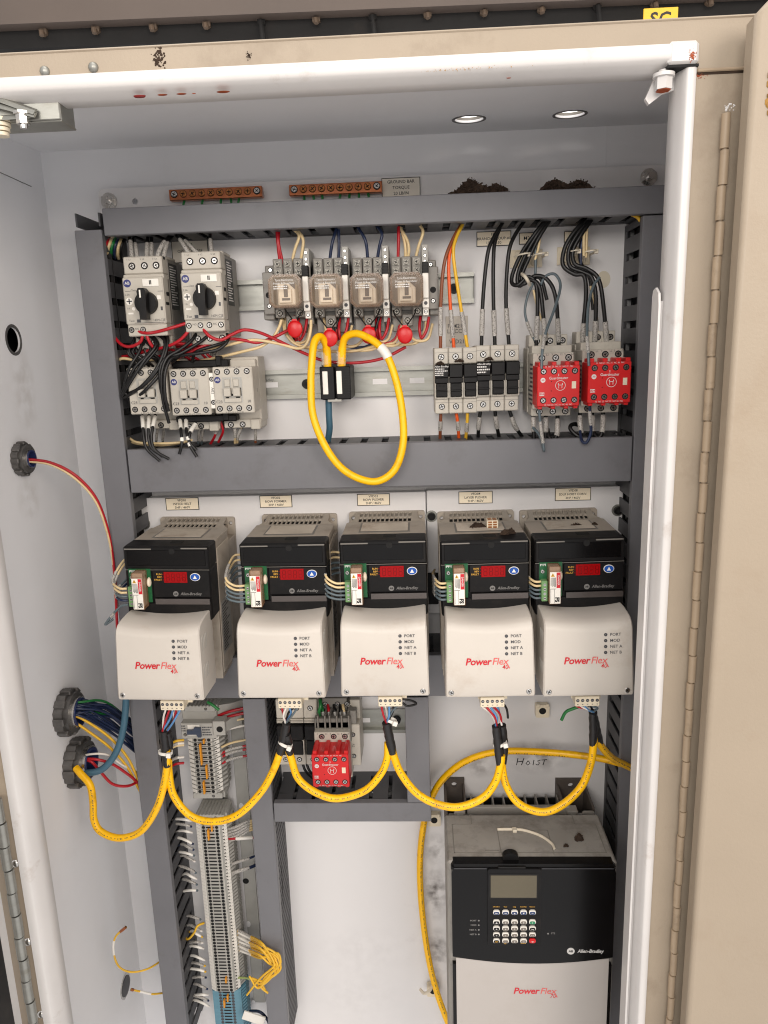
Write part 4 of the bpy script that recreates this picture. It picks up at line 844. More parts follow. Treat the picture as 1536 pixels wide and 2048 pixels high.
    for i in range(4):
        x = -1.2 + i * 6.0; k = MB(); Z = 22
        for (x0, x1, z0, z1) in ((x, x + 3.4, 123.6, 124.2), (x, x + 3.4, 119.6, 120.2), (x, x + 3.4, 115.4, 116), (x - .3, x + .3, 116, 119.4), (x - .3, x + .3, 120.4, 123.4), (x + 3.1, x + 3.7, 116, 119.4), (x + 3.1, x + 3.7, 120.4, 123.4)): k.box(x0, x1, -148.05, -147.9, z0 + Z, z1 + Z)
        k.obj('digit', 'segment', ds)
    b = MB(); b.cyl((31, -148, 142.2), 'y', 5.6, 1.1, 24, rz=.8); b.mat(1).cyl((31, -148.5, 142.2), 'y', 4.9, 1, 24, rz=.78); b.mat(0).prism([(28.8, 140.4), (33.2, 140.4), (31, 144.4)], -148.8, -148.4); b.obj('up_button', ['white', 'blue_btn'], t)
    for z, s_ in ((145.2, 'RUN'), (142, 'REV'), (138.8, 'FAULT')): text('lettering', s_, 2.0, (-6.4, -147.6, z), 'ink_yellow', t, .05, 0, 'RIGHT')
    for z in (145.2, 142, 138.8):
        k = MB(); k.cyl((-5, -147.7, z), 'y', .5, .4, 8); k.obj('status_dot', 'display', t)
    b = MB(); b.cyl((8, -147.5, 122.6), 'y', 3.0, .3, 24); e = b.obj('emblem', 'ink_grey', t); text('lettering', 'AB', 2, (8, -147.7, 122.6), 'black', e, .06)
    text('lettering', 'Allen-Bradley', 3.2, (13.4, -147.6, 122.6), 'ink_grey', t, .06, .22, 'LEFT', sx=.94)
    U = 20.5
    b = MB(); b.box(-43, -18.5, -148, -146.9, 92.5 + U, 131 + U); pc = b.obj('circuit_board', 'pcb', t)
    k = MB(); k.screw(-39.5, -148, 121 + U, 2.2, 1.2); k.obj('board_screw', ['steel', 'void'], pc)
    k = MB()
    for i in range(5): k.box(-42 + i * 1.3, -41.2 + i * 1.3, -148.1, -147.9, 127 + (i % 2) + U, 129.5 + U)
    k.obj('board_print', 'ink_white', pc)
    b = MB(); b.box(-42, -35.5, -157, -148, 90 + U, 113 + U, .6); tb = b.obj('terminal_block', 'tgreen', t)
    for i in range(4):
        k = MB(); zz = 93.5 + i * 5.1 + U; k.cyl((-38.6, -157.2, zz), 'y', 1.5, .4, 12); k.mat(1).box(-39.8, -37.4, -157.4, -157.1, zz - .3, zz + .3); k.obj('terminal_screw', ['steel', 'void'], tb)
    b = MB(); b.box(-35, -22.4, -163, -148, 88.5 + U, 130.5 + U, .9); rl = b.obj('relay_module', 'amber', t)
    b = MB(); b.box(-34, -23.4, -161, -149, 125 + U, 129.5 + U, .5); b.box(-33.5, -24, -160, -149, 91 + U, 124.5 + U, .5); b.obj('module_core', 'coil', rl)
    k = MB(); k.box(-34.3, -23.2, -163.4, -163.0, 89.6 + U, 124.6 + U); lb = k.obj('caution_label', 'white', rl)
    k = MB(); k.box(-27.4, -23.4, -163.6, -163.4, 107 + U, 124.2 + U); k.obj('red_field', 'ink_red', lb)
    k = MB(); k.prism([(-33.4, 119.6 + U), (-29.2, 119.6 + U), (-31.3, 123.6 + U)], -163.6, -163.4); k.mat(1).box(-31.6, -31.0, -163.7, -163.6, 120.2 + U, 122.2 + U); k.obj('warning_triangle', ['ink_yellow', 'ink'], lb)
    text('lettering', 'DANGER', 1.9, (-25.4, -163.75, 115.6 + U), 'ink_white', lb, .05, rot=math.pi / 2)
    text('lettering', 'FS', 4.2, (-26.8, -163.6, 94 + U), 'ink', lb, .3, rot=math.pi / 2)
    k = MB(); rnd = random.Random(3)
    for i in range(5):
        x = -33.4 + i * 1.15; k.box(x, x + .5, -163.55, -163.4, 118.6 - rnd.uniform(8, 12) + U, 118.6 + U)
    for x in (-33.6, -29.8): k.box(x, x + .3, -163.55, -163.4, 90.4 + U, 105.5 + U)
    k.box(-34, -28, -163.55, -163.4, 105.8 + U, 106.2 + U); k.obj('small_print', 'ink', lb)
    b = MB(); b.tf = Matrix.Translation((-20.6, -148, 116 + U)); b.dome((0, 0, 0), 2.4, 5, 14, 4, 2.3); b.obj('capacitor', 'coil', pc)
    # deep cream cover at the bottom
    n = 12; W_ = 45.5; vs = []; fs = []; prof = []
    def top_z(x): return 106.5 - 4.2 * (1 - (x / W_) ** 2)
    xs = [-W_ + 2 * W_ * i / n for i in range(n + 1)]
    ring_pts = lambda x: [(-148, top_z(x)), (-166, top_z(x) - .3), (-184, top_z(x) - 2.6), (-191.5, top_z(x) - 5), (-195.6, top_z(x) - 8.5), (-197.4, top_z(x) - 14), (-197.6, 45), (-197.2, 22), (-195.5, 19.4), (-150, 20), (-146, 24), (-146, 90)]
    b = MB(); m_ = 12; vs = []
    for i, x in enumerate(xs):
        vs += [(x, y, z) for y, z in ring_pts(x)]
    fs = [(i * m_ + k, i * m_ + (k + 1) % m_, (i + 1) * m_ + (k + 1) % m_, (i + 1) * m_ + k) for i in range(n) for k in range(m_)]
    e0 = [(-W_ - 1.4, y + (1.5 if y < -150 else 0), z - (1.0 if z > 60 else -1.0)) for y, z in ring_pts(-W_)]; e1 = [(W_ + 1.4, y, z) for _, y, z in e0]
    b0 = len(vs); vs += e0 + e1; L = n * m_
    fs += [(k, b0 + k, b0 + (k + 1) % m_, (k + 1) % m_) for k in range(m_)] + [(L + k, L + (k + 1) % m_, b0 + m_ + (k + 1) % m_, b0 + m_ + k) for k in range(m_)] + [tuple(range(b0, b0 + m_)), tuple(range(b0 + m_, b0 + 2 * m_))[::-1]]
    b.add(vs, fs); b.v = [(x * (1.0 - .045 * (z - 20) / 86), y, z) for x, y, z in b.v]; cv = b.obj('cream_cover', 'cover', t, smooth=40)
    th_ = math.radians(-3.2); cv.rotation_euler = (th_, 0, 0); pv = Vector((0, -.1976, .020)); cv.location = pv - Matrix.Rotation(th_, 3, 'X') @ pv   # the cover leans back a little
    for s_ in (-1, 1):
        for z0, z1 in ((62, 88), (30, 55)):
            k = MB()
            for i in range(4): y = -189 + i * 5.2; k.box(s_ * (W_ - 2), s_ * (W_ + 1.75 - .045 * W_ * (z1 - 20) / 86), y, y + 1.3, z0, z1)
            k.obj('slot_shade_lines', 'lightgrey', cv)  # light grey strips paint the shadow lines of the slots
    for i, (s_, z) in enumerate((('PORT', 86), ('MOD', 79.6), ('NET A', 73.2), ('NET B', 66.8))):
        k = MB(); k.cyl((17.3, -197.8, z), 'y', 1.75, .5, 16); k.mat(1).dome((16.9, -198.2, z + .4), .5, .2, 8, 2); k.obj('indicator_light', ['ink_dark', 'ink_grey'], cv)
        text('lettering', s_, 3.1, (21.6, -198.0, z), 'ink_dark', cv, .04, 0, 'LEFT', sx=1)
    brand(cv, -3, -198.0, 58.5, 7.5, '40')
    for x in (-41, 40):
        k = MB(); k.screw(x, -196.9, 25.0, 2.9, 1.3, True, .5 + x, ring=3.5); k.obj('cover_screw', ['steel', 'void'], cv)
    # network plug under the cover
    b = MB(); b.box(-9, 17, -176, -158, -3.5, 8, .6); b.box(-10, 22, -160, -146, -2, 19, .5); pg = b.obj('network_plug', 'cream', t)
    for i in range(5):
        k = MB(); k.mat(1).cyl((-6.4 + i * 5.2, -176.2, 3.6), 'y', 1.8, .3, 14); k.mat(0).box(-7.4 + i * 5.2, -5.4 + i * 5.2, -176.5, -176.1, 3.3, 3.9); k.mat(1).box(-7.1 + i * 5.2, -5.6 + i * 5.2, -176.1, -175.9, -1.2, -.5); k.obj('plug_screw', ['steel', 'ink_dark'], pg)
    # rating label on the right flank
    b = MB(); b.box(48.05, 48.3, -112, -72, 35, 100); sl = b.obj('rating_label', 'lightgrey', t); stripes(sl, 48.35, -109, -78, 38, 97, 16, 'ink_dark', 8)
    return t
mat_strip = mat('ledge_sheen_grey', (92, 86, 84), .22, metal=.4, var=.1, vs=20)
DR = small_drive()
drv = []
names = ('leftmost small drive with cream cover below the infeed belt label', 'second small drive with cream cover below the row former label', 'middle small drive with cream cover below the row pusher label', 'fourth small drive with brown dirt and a loose plug on its top', 'rightmost small drive with cream cover below the hoist conv label')
for i, (lb, cx) in enumerate(zip(names, (-237.5, -106, 4.5, 115.5, 217.5))):
    o = DR if i == 0 else copy_tree(DR); o.location = (cx * .001, 0, (-177.5 + (0, 1, 2, 0, 0)[i]) * .001); o['label'] = lb; drv.append(o)
    o.rotation_euler = (0, math.radians((1.2, .4, 0, -.5, -.8)[i]), 0)
# control wires into each drive terminal block
for i, o in enumerate(drv):
    L = o.location * 1000
    for j in range(5):
        z = L.z + 112.5 + j * 4.6; x0 = L.x - 42; m_ = ('wgrey', 'wgrey', 'wgrey', 'wcream', 'wcream')[j] if i else ('wgrey', 'navy', 'wgrey', 'wcream', 'wcream')[j]
        out = (26 if i not in (0,) else 14) * (.55 if i > 2 else 1)
        if i == 0 and j == 0: pts = [Vector((x0, -152, z)), Vector((x0 - 9, -152, z - 2)), Vector((x0 - 22, -150, z - 14)), Vector((x0 - 30, -150, z - 24)), Vector((x0 - 22, -146, z - 19))]
        elif i == 0: pts = [Vector((x0, -152, z)), Vector((x0 - 9, -152, z + 1)), Vector((x0 - 16 - j, -140, z + 3 + (j > 2) * 4)), Vector((x0 - 10, -120, z + 12 + (j > 2) * 14)), Vector((x0 + 2, -90, z + 20))]
        elif i > 2: pts = [Vector((x0, -152, z)), Vector((x0 - 8, -152, z)), Vector((x0 - 13, -140, z + 1)), Vector((x0 - 15, -110, z - 2)), Vector((x0 - 12, -70, z - 10))]
        else: pts = [Vector((x0, -152, z)), Vector((x0 - out * .45, -153, z + 1)), Vector((x0 - out * .85, -146, z + 5 + j)), Vector((x0 - out * .8, -110, z + 14 + j * 2)), Vector((x0 - out * .2, -112, z + 19 + j)), Vector((x0 + 4, -80, z + 14))]
        b = MB(); pa = crom(pts, 6); b.tube(pa, 1.35, 7)
        nm = ('leftmost', 'second', 'middle', 'fourth', 'rightmost')[i]
        w = tag(b.obj('control_wire', m_, smooth=60), ('cream' if m_ == 'wcream' else 'navy blue' if m_ == 'navy' else 'grey') + ' control wire entering the green terminal of the %s small drive' % nm, 'wire', 'control wires of the %s small drive' % nm)
        if i == 0 and j == 0: w['label'] = 'loose grey control wire ending in the air left of the leftmost drive'; w['group'] = 'control wires of the leftmost small drive'
        k = MB(); k.tube(span(pa, .22, .42) if not (i == 0 and j == 0) else span(pa, .42, .56), 1.7, 8); k.obj('wire_marker', 'mark', w, smooth=60)
# things lying on the drives
q = P(985, 1052, 95); t = thing('loose_plug', 'loose cream six way plug lying on top of the fourth drive', 'plug', (q.x, -88, drv[3].location.z * 1000 + 177)); b = MB()
b.box(-6.5, 6.5, -8, 8, 0, 9, .6); b.obj('plug_body', 'cream', t)
for i in range(2):
    for j in range(3): k = MB(); k.box(-5 + i * 5.6, -.8 + i * 5.6, -8.3, -7.9, .7 + j * 2.8, 2.5 + j * 2.8); k.box(-5 + i * 5.6, -.8 + i * 5.6, -6 + j * 4.4, -3 + j * 4.4, 8.9, 9.2); k.obj('plug_cavity', 'brass', t)
T4 = drv[3].location.z * 1000 + 176.5
clump('dirt_clump', 'brown dirt clump left of the loose plug on the fourth drive', Vector((P(956, 1056, 90).x, -90, T4)), 15, 8, 4, 110, seed=11)
clump('dirt_clump', 'small round dirt clump at the front edge of the fourth drive', Vector((P(1010, 1068, 128).x, -124, T4)), 8, 7, 3, 70, seed=12)
clump('dirt_clump', 'dirt clump right of its round neighbour on the fourth drive', Vector((P(1022, 1064, 122).x, -120, T4)), 9, 7, 3, 80, seed=13)
T5 = drv[4].location.z * 1000 + 176.5
clump('dirt_clump', 'left flat dirt crumb on top of the rightmost drive', Vector((P(1153, 1046, 90).x, -90, T5)), 12, 4, 3, 50, seed=14)
clump('dirt_clump', 'right dirt crumb on top of the rightmost drive', Vector((P(1190, 1046, 90).x, -88, T5)), 6, 4, 3, 40, seed=15)
clump('dirt_clump', 'large brown dirt nest on the top duct behind the ground label', Vector((P(958, 380, 58).x, -56, 361.5)), 60, 17, 11, 420, seed=16)
clump('dirt_clump', 'wide brown dirt nest on the top duct near the right plate bolt', Vector((P(1132, 373, 58).x, -56, 361.5)), 56, 14.5, 11, 420, seed=17)
clump('dirt_clump', 'tiny brown dirt crumb on the top duct beside the ground label', Vector((P(858, 384, 40).x, -40, 361.5)), 12, 4, 6, 40, seed=18)
for k_, (x, y, lb) in enumerate(((918, 721, 'dark crumb of dirt on the second pole of the brown wire fuse holder'), (880, 727, 'brown dirt on the upper left corner of the left fuse holder'), (978, 718, 'specks of dirt on the right fuse holder'))):
    q = P(x, y, 63.0); clump('dirt_clump', lb, Vector((q.x, -64, q.z - 1)), 9, 4, 1.5, 40, seed=30 + k_)
# ------------------------------------------------------------------ large drive
FD = 186
tl_, tr_ = P(903, 1733, FD), P(1233, 1733, FD); bc = P(1065, 1985, FD)
X0, X1, ZT = tl_.x, tr_.x, tl_.z; CX = (X0 + X1) / 2; ZBT = ZT - 320
big = thing('large_drive', 'large motor drive with black keypad front and silver lower cover', 'motor drive', (CX, 0, ZBT)); hw = (X1 - X0) / 2
z = lambda v: v - ZBT
def bp(name, b, m, par=None, **k):
    return b.obj(name, m, par or big, **k)
def lq(px, py, d=FD): q = P(px, py, d); return q.x - CX, q.z - ZBT
H = ZT - ZBT
b = MB(); b.box(-hw - 4.5, hw + 3, -FD + 8, -90, 0, H, 2.5); b.box(-hw - 2, hw + 1, -92, -60, 0, H - 26, 1); bp('body', b, 'dusty')
b = MB()                                              # recessed lines on the lid
for (x0, x1, y0, y1) in ((-hw + 4, -hw + 5, -163, -110), (hw - 6, hw - 5, -163, -110), (-hw + 4, hw - 5, -163, -162.2), (-hw + 4, -hw + 28, -110.8, -110), (hw - 30, hw - 5, -110.8, -110), (-hw + 28, -hw + 29, -110, -91), (hw - 31, hw - 30, -110, -91)): b.box(x0, x1, y0, y1, H - .1, H + .35)
bp('lid_ribs', b, 'dev_dark')
b = MB(); xa_, xb_ = -hw + 58, hw - 66
for (x0, x1, y0, y1) in ((xa_, xa_ + .8, -166, -122), (xb_, xb_ + .8, -166, -122), (xa_, xb_ + .8, -122.6, -122)): b.box(x0, x1, y0, y1, H - .1, H + .4)
b.box(xa_ - 18, xa_ - 2, -160, -158.5, H - .1, H + .6); bp('lid_hatch', b, 'dev_dark')
b = MB(); b.box(-hw + 2, hw - 2, -88, -58, H - 26, H - 20, 1); b.box(-hw + 26, hw - 26, -64, -58, H - 24, H - 8, .8)
for i in range(9): x = -hw + 34 + i * (2 * hw - 68) / 8; b.box(x - 1, x + 1, -58, -12, H - 70, H - 24)
b.box(-hw, hw, -60, -20, 0, H - 62, 1); bp('heat_sink', b, 'dusty')
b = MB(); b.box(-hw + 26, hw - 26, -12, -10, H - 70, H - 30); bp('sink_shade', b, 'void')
for s_, (xa_, xb_) in ((0, (-hw - 2, -hw + 26)), (1, (hw - 34, hw + 6))):
    b = MB(); x0, x1 = xa_, xb_; zt_ = lq(930, 1558, 6)[1] - s_ * 2
    b.holed([(x0, z(ZBT)), (x1, z(ZBT)), (x1, zt_), (x0, zt_)][0:0] or [(x0, H - 110), (x1, H - 110), (x1, zt_), (x0, zt_)], [ring((x0 + x1) / 2, zt_ - 9, 4, 16)], -6, -.5)
    b.box(x0, x0 + 3, -60, -6, H - 80, zt_ - 6, .6); b.box(x1 - 3, x1, -60, -6, H - 80, zt_ - 6, .6)
    bp('mounting_foot', b, 'foot_dark')
b = MB(); b.prism(rrect(hw - 12, hw + 4, H - 40, H - 12, 3), -70, -66); b.mat(1).cyl((hw - 3, -70.4, H - 20), 'y', 2.2, .6, 12); bp('hinge_lug', b, ['dusty', 'void'])
for x_ in (-hw + 16, hw - 25):
    b = MB(); b.box(x_ - 7, x_ + 7, -72, -58, H - 26, H - 9, .8); b.mat(1).box(x_ - 4, x_ + 4, -72.3, -71.8, H - 18, H - 12); bp('latch', b, ['dusty', 'lightgrey'])
# black front with curved lower edge
n = 24; zb0 = lq(1065, 1927)[1]; zb1 = lq(915, 1913)[1]; low = [(-hw + 2 * hw * i / n, zb1 - (zb1 - zb0) * (1 - ((-hw + 2 * hw * i / n) / hw) ** 2)) for i in range(n + 1)]
b = MB(); b.prism([(-hw, H - 9), (-hw + 2, H - 1.5), (hw - 2, H - 1.5), (hw, H - 9)][::-1] + low, -FD, -FD + 26); bp('black_front', b, 'blackgloss'); bf = big.children[-1]
b = MB(); b.box(-hw - .4, hw + .4, -FD + .6, -FD + 19, H - 9, H + .6, 3); b.obj('front_bezel', 'blackgloss', bf)
b = MB(); b.box(-hw + 3, lq(973, 1735)[0], -FD - .5, -FD, H - 3, H - 2.2); b.box(lq(1084, 1735)[0], hw - 3, -FD - .5, -FD, H - 3, H - 2.2); b.obj('bezel_line', 'ink_dark', bf)
x_, z_ = lq(1024, 1716); b = MB(); b.cyl((x_, -FD + 10, H + 2), 'y', 9, 8, 20, rz=.8); b.box(x_ - 16, x_ + 16, -FD - 1.2, -FD + 10, H - 6, H - .5, 1); b.obj('release_tab', 'black', bf)
x0, z0 = lq(975, 1889); x1, z1 = lq(1083, 1736); b = MB(); b.prism(rrect(x0, x1, z0, z1, 3), -FD - 2.2, -FD); kp = b.obj('keypad', 'black', big)
sx0, sz0 = lq(981, 1792); sx1, sz1 = lq(1073, 1748); b = MB(); b.box(sx0, sx1, -FD - 2.6, -FD - 2.2, sz0, sz1); b.obj('screen', 'lcd', kp)
b = MB(); b.prism(rrect(sx0 - 2, sx1 + 2, sz0 - 2, sz1 + 2, 2), -FD - 2.45, -FD - 2.1); b.obj('screen_bezel', 'void', kp)
cols = (992.3, 1010.3, 1028.3, 1046.3, 1064)
rows = ((1820.3, ('Esc', 'Sel', '^', 'v', '<-'), ('key_blue',) * 5), (1839.3, ('^', '7', '8', '9', 'I'), ('black', 'n_btn', 'n_btn', 'n_btn', 'g_btn')), (1852, ('A', '4', '5', '6', 'Jog'), ('black', 'n_btn', 'n_btn', 'n_btn', 'black')), (1864.6, ('V', '1', '2', '3', '<->'), ('black', 'n_btn', 'n_btn', 'n_btn', 'n_btn')), (1877, ('ALT', '.', '0', '+/-', 'O'), ('black', 'n_btn', 'n_btn', 'n_btn', 'red')))
for py, lbs, ms in rows:
    for px, s_, m_ in zip(cols, lbs, ms):
        x, zz = lq(px, py); b = MB(); b.mat(0 if m_ != 'red' else 1); b.prism(rrect(x - 3.8, x + 3.8, zz - 2.7, zz + 2.7, 2.4), -FD - 4, -FD - 2.2); b.mat(1).prism(rrect(x - 3.1, x + 3.1, zz - 2.3, zz + 1.3, 1.7), -FD - 4.4, -FD - 3.9)
        k = b.obj('key', ['white', m_], kp); tri = {'^': 1, 'v': -1}.get(s_)
        if tri:
            c = MB(); c.prism([(x - 1.3, zz - .5 - tri * .9), (x + 1.3, zz - .5 - tri * .9), (x, zz - .5 + tri * 1)], -FD - 4.55, -FD - 4.4); c.obj('arrow', 'ink_white', k)
        else: text('lettering', s_, 1.9 if len(s_) < 3 else 1.5, (x, -FD - 4.55, zz - .5), 'ink_yellow' if s_ == 'ALT' else 'ink_white', k, .06)
for px, s_ in zip(cols, ('S.M.A.R.T.', 'View', 'Lang', 'Auto/Man', 'Remove')):
    x, zz = lq(px, 1810.6); text('lettering', s_, 1.3, (x, -FD - 2.4, zz), 'ink_yellow', kp, .04)
x, zz = lq(1010, 1884); text('lettering', 'Exp', 1.2, (x, -FD - 2.4, zz), 'ink_yellow', kp, .04); x, zz = lq(1046, 1883.5); text('lettering', 'Param #', 1.2, (x, -FD - 2.4, zz), 'ink_yellow', kp, .04)
for py, s_ in ((1841, 'PORT'), (1850, 'MOD'), (1859.5, 'NET A'), (1868.5, 'NET B')):
    x, zz = lq(953, py); text('lettering', s_, 2, (x, -FD - .3, zz), 'ink_grey', big, .06, 0, 'RIGHT'); x, zz = lq(957.5, py); b = MB(); b.cyl((x, -FD - .3, zz), 'y', 1, .4, 10); b.obj('status_dot', 'ink_grey', big)
x, zz = lq(1106, 1866.5); text('lettering', 'STS', 2.2, (x, -FD - .3, zz), 'ink_grey', big, .06); x, zz = lq(1096, 1867); b = MB(); b.cyl((x, -FD - .3, zz), 'y', 1.1, .4, 10); b.obj('status_dot', 'ink_grey', big)
x, zz = lq(1141.5, 1902); b = MB(); b.cyl((x, -FD - .4, zz), 'y', 4.4, .5, 28); e = b.obj('emblem', 'ink_white', big); text('lettering', 'AB', 2.8, (x, -FD - .6, zz), 'black', e, .1)
x, zz = lq(1155, 1902); text('lettering', 'Allen-Bradley', 4.6, (x, -FD - .4, zz), 'ink_white', big, .12, .22, 'LEFT', sx=.82)
b = MB(); lo2 = [(x, zz - .9) for x, zz in low][1:-1]; b.prism([(-hw + 4, 0), (hw - 4, 0)] + [(hw - 4, lo2[-1][1])] + lo2[::-1][1:-1] + [(-hw + 4, lo2[0][1])], -FD + .6, -FD + 24); sc_ = b.obj('silver_cover', 'silver', big)
b = MB(); b.box(-hw, hw, -FD + 2.5, -FD + 24, 0, zb0 - 4); b.obj('dark_edge', 'blackgloss', big)
x, zz = lq(1066, 1983); brand(sc_, x - 1, -FD + .35, zz, 8.6, '70', strong=mat_dred, pale=mat_lred) if False else brand(sc_, x + 2.5, -FD + .35, zz, 8.4, '70')
clump('dirt_clump', 'brown insect like dirt lump on top of the large drive', Vector((P(1158, 1690, 140).x, -140, ZT + .5)), 7, 9, 4, 90, seed=21)
clump('dirt_clump', 'small dirt crumb beside the lump on the large drive', Vector((P(1131, 1698, 150).x, -152, ZT + .5)), 5, 4, 3, 40, seed=22)
tz = [Vector((P(x, y, 150).x, dd, ZT + 1.6)) for x, y, dd in ((1000, 1668, -122), (1030, 1668, -122), (1055, 1672, -124), (1085, 1682, -134), (1103, 1698, -148), (1106, 1707, -158))]
b = MB(); b.tube(crom(tz, 6), 1.6, 6, flat=.6); b.box(tz[2].x - 14, tz[2].x - 9, -127, -120, ZT, ZT + 3.5, .5); tag(b.obj('loose_cable_tie', 'natural'), 'loose curved white cable tie lying on the large drive', 'cable tie')
# ------------------------------------------------------------------ conduit hubs on the left wall
def hub(lb, px, py, ro, ri, ln, liner='blueliner'):
    q = PX(px, py, XL); t = thing('conduit_hub', lb, 'conduit fitting', (XL + .3, q.y, q.z)); n = 8
    b = MB(); o = [(ro * (1 if i % 2 else .9) * math.cos(2 * math.pi * i / 16), ro * (1 if i % 2 else .9) * math.sin(2 * math.pi * i / 16)) for i in range(16)]
    b.holed(o, [ring(0, 0, ri * 1.02, 24)], 0, ln * .5, 'yz')
    for i in range(n):
        a = 2 * math.pi * i / n; b.tf = Matrix.Rotation(a, 4, 'X'); b.box(0, ln * .6, ro * .82, ro * 1.02, -ro * .16, ro * .16, 1)
    b.tf = None; b.holed(ring(0, 0, ro * .84, 24), [ring(0, 0, ri, 24)], ln * .4, ln * .75, 'yz'); b.obj('locknut', 'cast', t)
    b = MB(); b.holed(ring(0, 0, ri * 1.12, 28), [ring(0, 0, ri * .98, 28)], ln * .4, ln * .95, 'yz'); b.obj('steel_collar', 'steel', t)
    b = MB(); b.holed(ring(0, 0, ri * 1.02, 28), [ring(0, 0, ri * .86, 28)], -18, ln, 'yz'); b.obj('bushing_liner', liner, t)
    b = MB(); b.cyl((-.2, 0, 0), 'x', ri * 1.0, .3, 24); b.obj('dark_bore', 'void', t)
    return q
hA = hub('small grey conduit hub with red wire on the left wall', 38, 918, 19, 9.5, 15)
hB = hub('upper large conduit hub with navy wire bundle on the left wall', 127, 1424, 29, 17, 22)
hC = hub('lower large conduit hub with yellow cable on the left wall', 147, 1524, 31, 18, 24)
q = PX(250, 1972, XL); t = thing('hole_plug', 'dark oval hole plug low on the left wall', 'plug', (XL, q.y, q.z)); b = MB(); b.cyl((0, 0, 0), 'x', 17, 1.2, 28); b.obj('plug_rim', 'steel', t); b = MB(); b.cyl((1.2, 0, 0), 'x', 14, .6, 28); b.obj('plug_face', 'duct_in', t)
# wires out of the hubs
def w3(name, label, group, pts, r, m, marks=(), cat='wire', n=7, mm='mark', seg=7):
    path = crom(pts, seg); b = MB(); b.tube(path, r, n); o = tag(b.obj(name, m, smooth=60), label, cat, group)
    for t0, t1 in marks: k = MB(); k.tube(span(path, t0, t1), r * 1.28, n + 1); k.obj('wire_marker', mm, o, smooth=60)
    return o, path
h0 = Vector((XL + 4, hA.y, hA.z))
for k_, (m_, dz, lb) in enumerate((('wred', 0, 'red wire arching from the small wall hub behind the leftmost drive'), ('wcream', -2.5, 'cream wire arching below the red one from the small wall hub'))):
    w3('hub_wire', lb, 'wires from the small wall hub', [h0 + Vector((0, 0, dz)), P(100, 925 + k_ * 4, 112), P(150, 950 + k_ * 7, 106), P(190, 993 + k_ * 8, 96), P(213, 1050 + k_ * 10, 84), P(225, 1110 + k_ * 8, 78), P(231 - k_ * 1, 1180, 78), P(234, 1250, 80), P(238, 1330, 80)], 1.7 if not k_ else 1.4, m_)
rnd = random.Random(12)
hb0 = Vector((XL + 4, hB.y, hB.z))
for i in range(22):
    a = rnd.uniform(0, 6.28); rr = rnd.uniform(0, 13); s0 = hb0 + Vector((0, math.cos(a) * rr, math.sin(a) * rr)); f = i / 21
    e = P(268 + 22 * f, 1440 + 78 * f, 55 - 22 * rnd.random()); mid = s0.lerp(e, .5) + Vector((6, -4, 12 + 6 * math.sin(a) - f * 6))
    m_ = 'wgreen' if i in (2, 5) else 'navy'
    w3('bundle_wire', ('dark green' if m_ == 'wgreen' else 'navy blue') + ' wire in the bundle from the upper wall hub', 'wire bundle from the upper wall hub ' + ('green' if m_ == 'wgreen' else 'navy'), [s0, s0 + Vector((22, -1, 2 + rr * .2 * math.sin(a))), mid + Vector((4, 0, 2)), e, e + Vector((12, 14, -8))], 1.55, m_, seg=5)
for i, (pts, lb) in enumerate(((((150, 1432, 110), (185, 1450, 104), (225, 1480, 92), (258, 1520, 78), (280, 1570, 62)), 'upper yellow wire leaving the navy bundle of the wall hub'), (((150, 1446, 110), (180, 1465, 104), (222, 1497, 92), (255, 1535, 78), (276, 1575, 62)), 'lower yellow wire leaving the navy bundle of the wall hub'))):
    w3('bundle_wire', lb, None, [hb0 + Vector((0, -6, -8 - 5 * i))] + [P(*p) for p in pts] + [P(290, 1600, 40)], 1.7, 'wyellow')
hc0 = Vector((XL + 6, hC.y, hC.z))
w3('hub_wire', 'white wire curving from the lower wall hub to the duct', None, [hc0 + Vector((0, -4, 9)), P(185, 1508, 105), P(215, 1510, 98), P(245, 1530, 85), P(275, 1545, 60)], 1.4, 'wwhite')
w3('hub_wire', 'upper red wire from the lower wall hub to the duct', None, [hc0 + Vector((0, -3, 4)), P(185, 1518, 105), P(222, 1527, 97), P(255, 1548, 82), P(284, 1572, 58)], 1.8, 'wred')
w3('hub_wire', 'sagging red wire from the lower wall hub to the duct', None, [hc0 + Vector((0, -3, 1)), P(180, 1522, 105), P(202, 1545, 100), P(225, 1568, 93), P(255, 1572, 82), P(282, 1560, 58)], 1.8, 'wred')
w3('teal_cable', 'thick teal cable rising from the lower wall hub behind the leftmost drive', None, [hc0 + Vector((0, -6, -8)), P(172, 1546, 112), P(205, 1538, 108), P(232, 1505, 100), P(247, 1455, 92), P(252, 1400, 86), P(252, 1340, 82)], 4.2, 'teal', cat='cable', n=12)
# loose ends low on the left
for i, (pts, mk, lb, base) in enumerate((([(322, 1922, 60), (295, 1938, 84), (262, 1944, 96), (237, 1932, 104), (227, 1902, 108), (231, 1874, 108), (252, 1854, 106)], (.66, .82), 'loose yellow wire curling up with a white marker near its bare end', 0), ([(326, 1986, 60), (305, 1988, 74), (285, 1984, 84), (262, 1979, 92)], (.42, .76), 'short loose yellow wire with white marker beside the hole plug', 1))):
    o, path = wire('loose_wire', lb, None, pts, 1.3, 'wyellow', (mk,), mm='white')
    k = MB(); k.tube(span(path, .93, 1), 1.9, 6); k.obj('bare_end', 'copper', o)
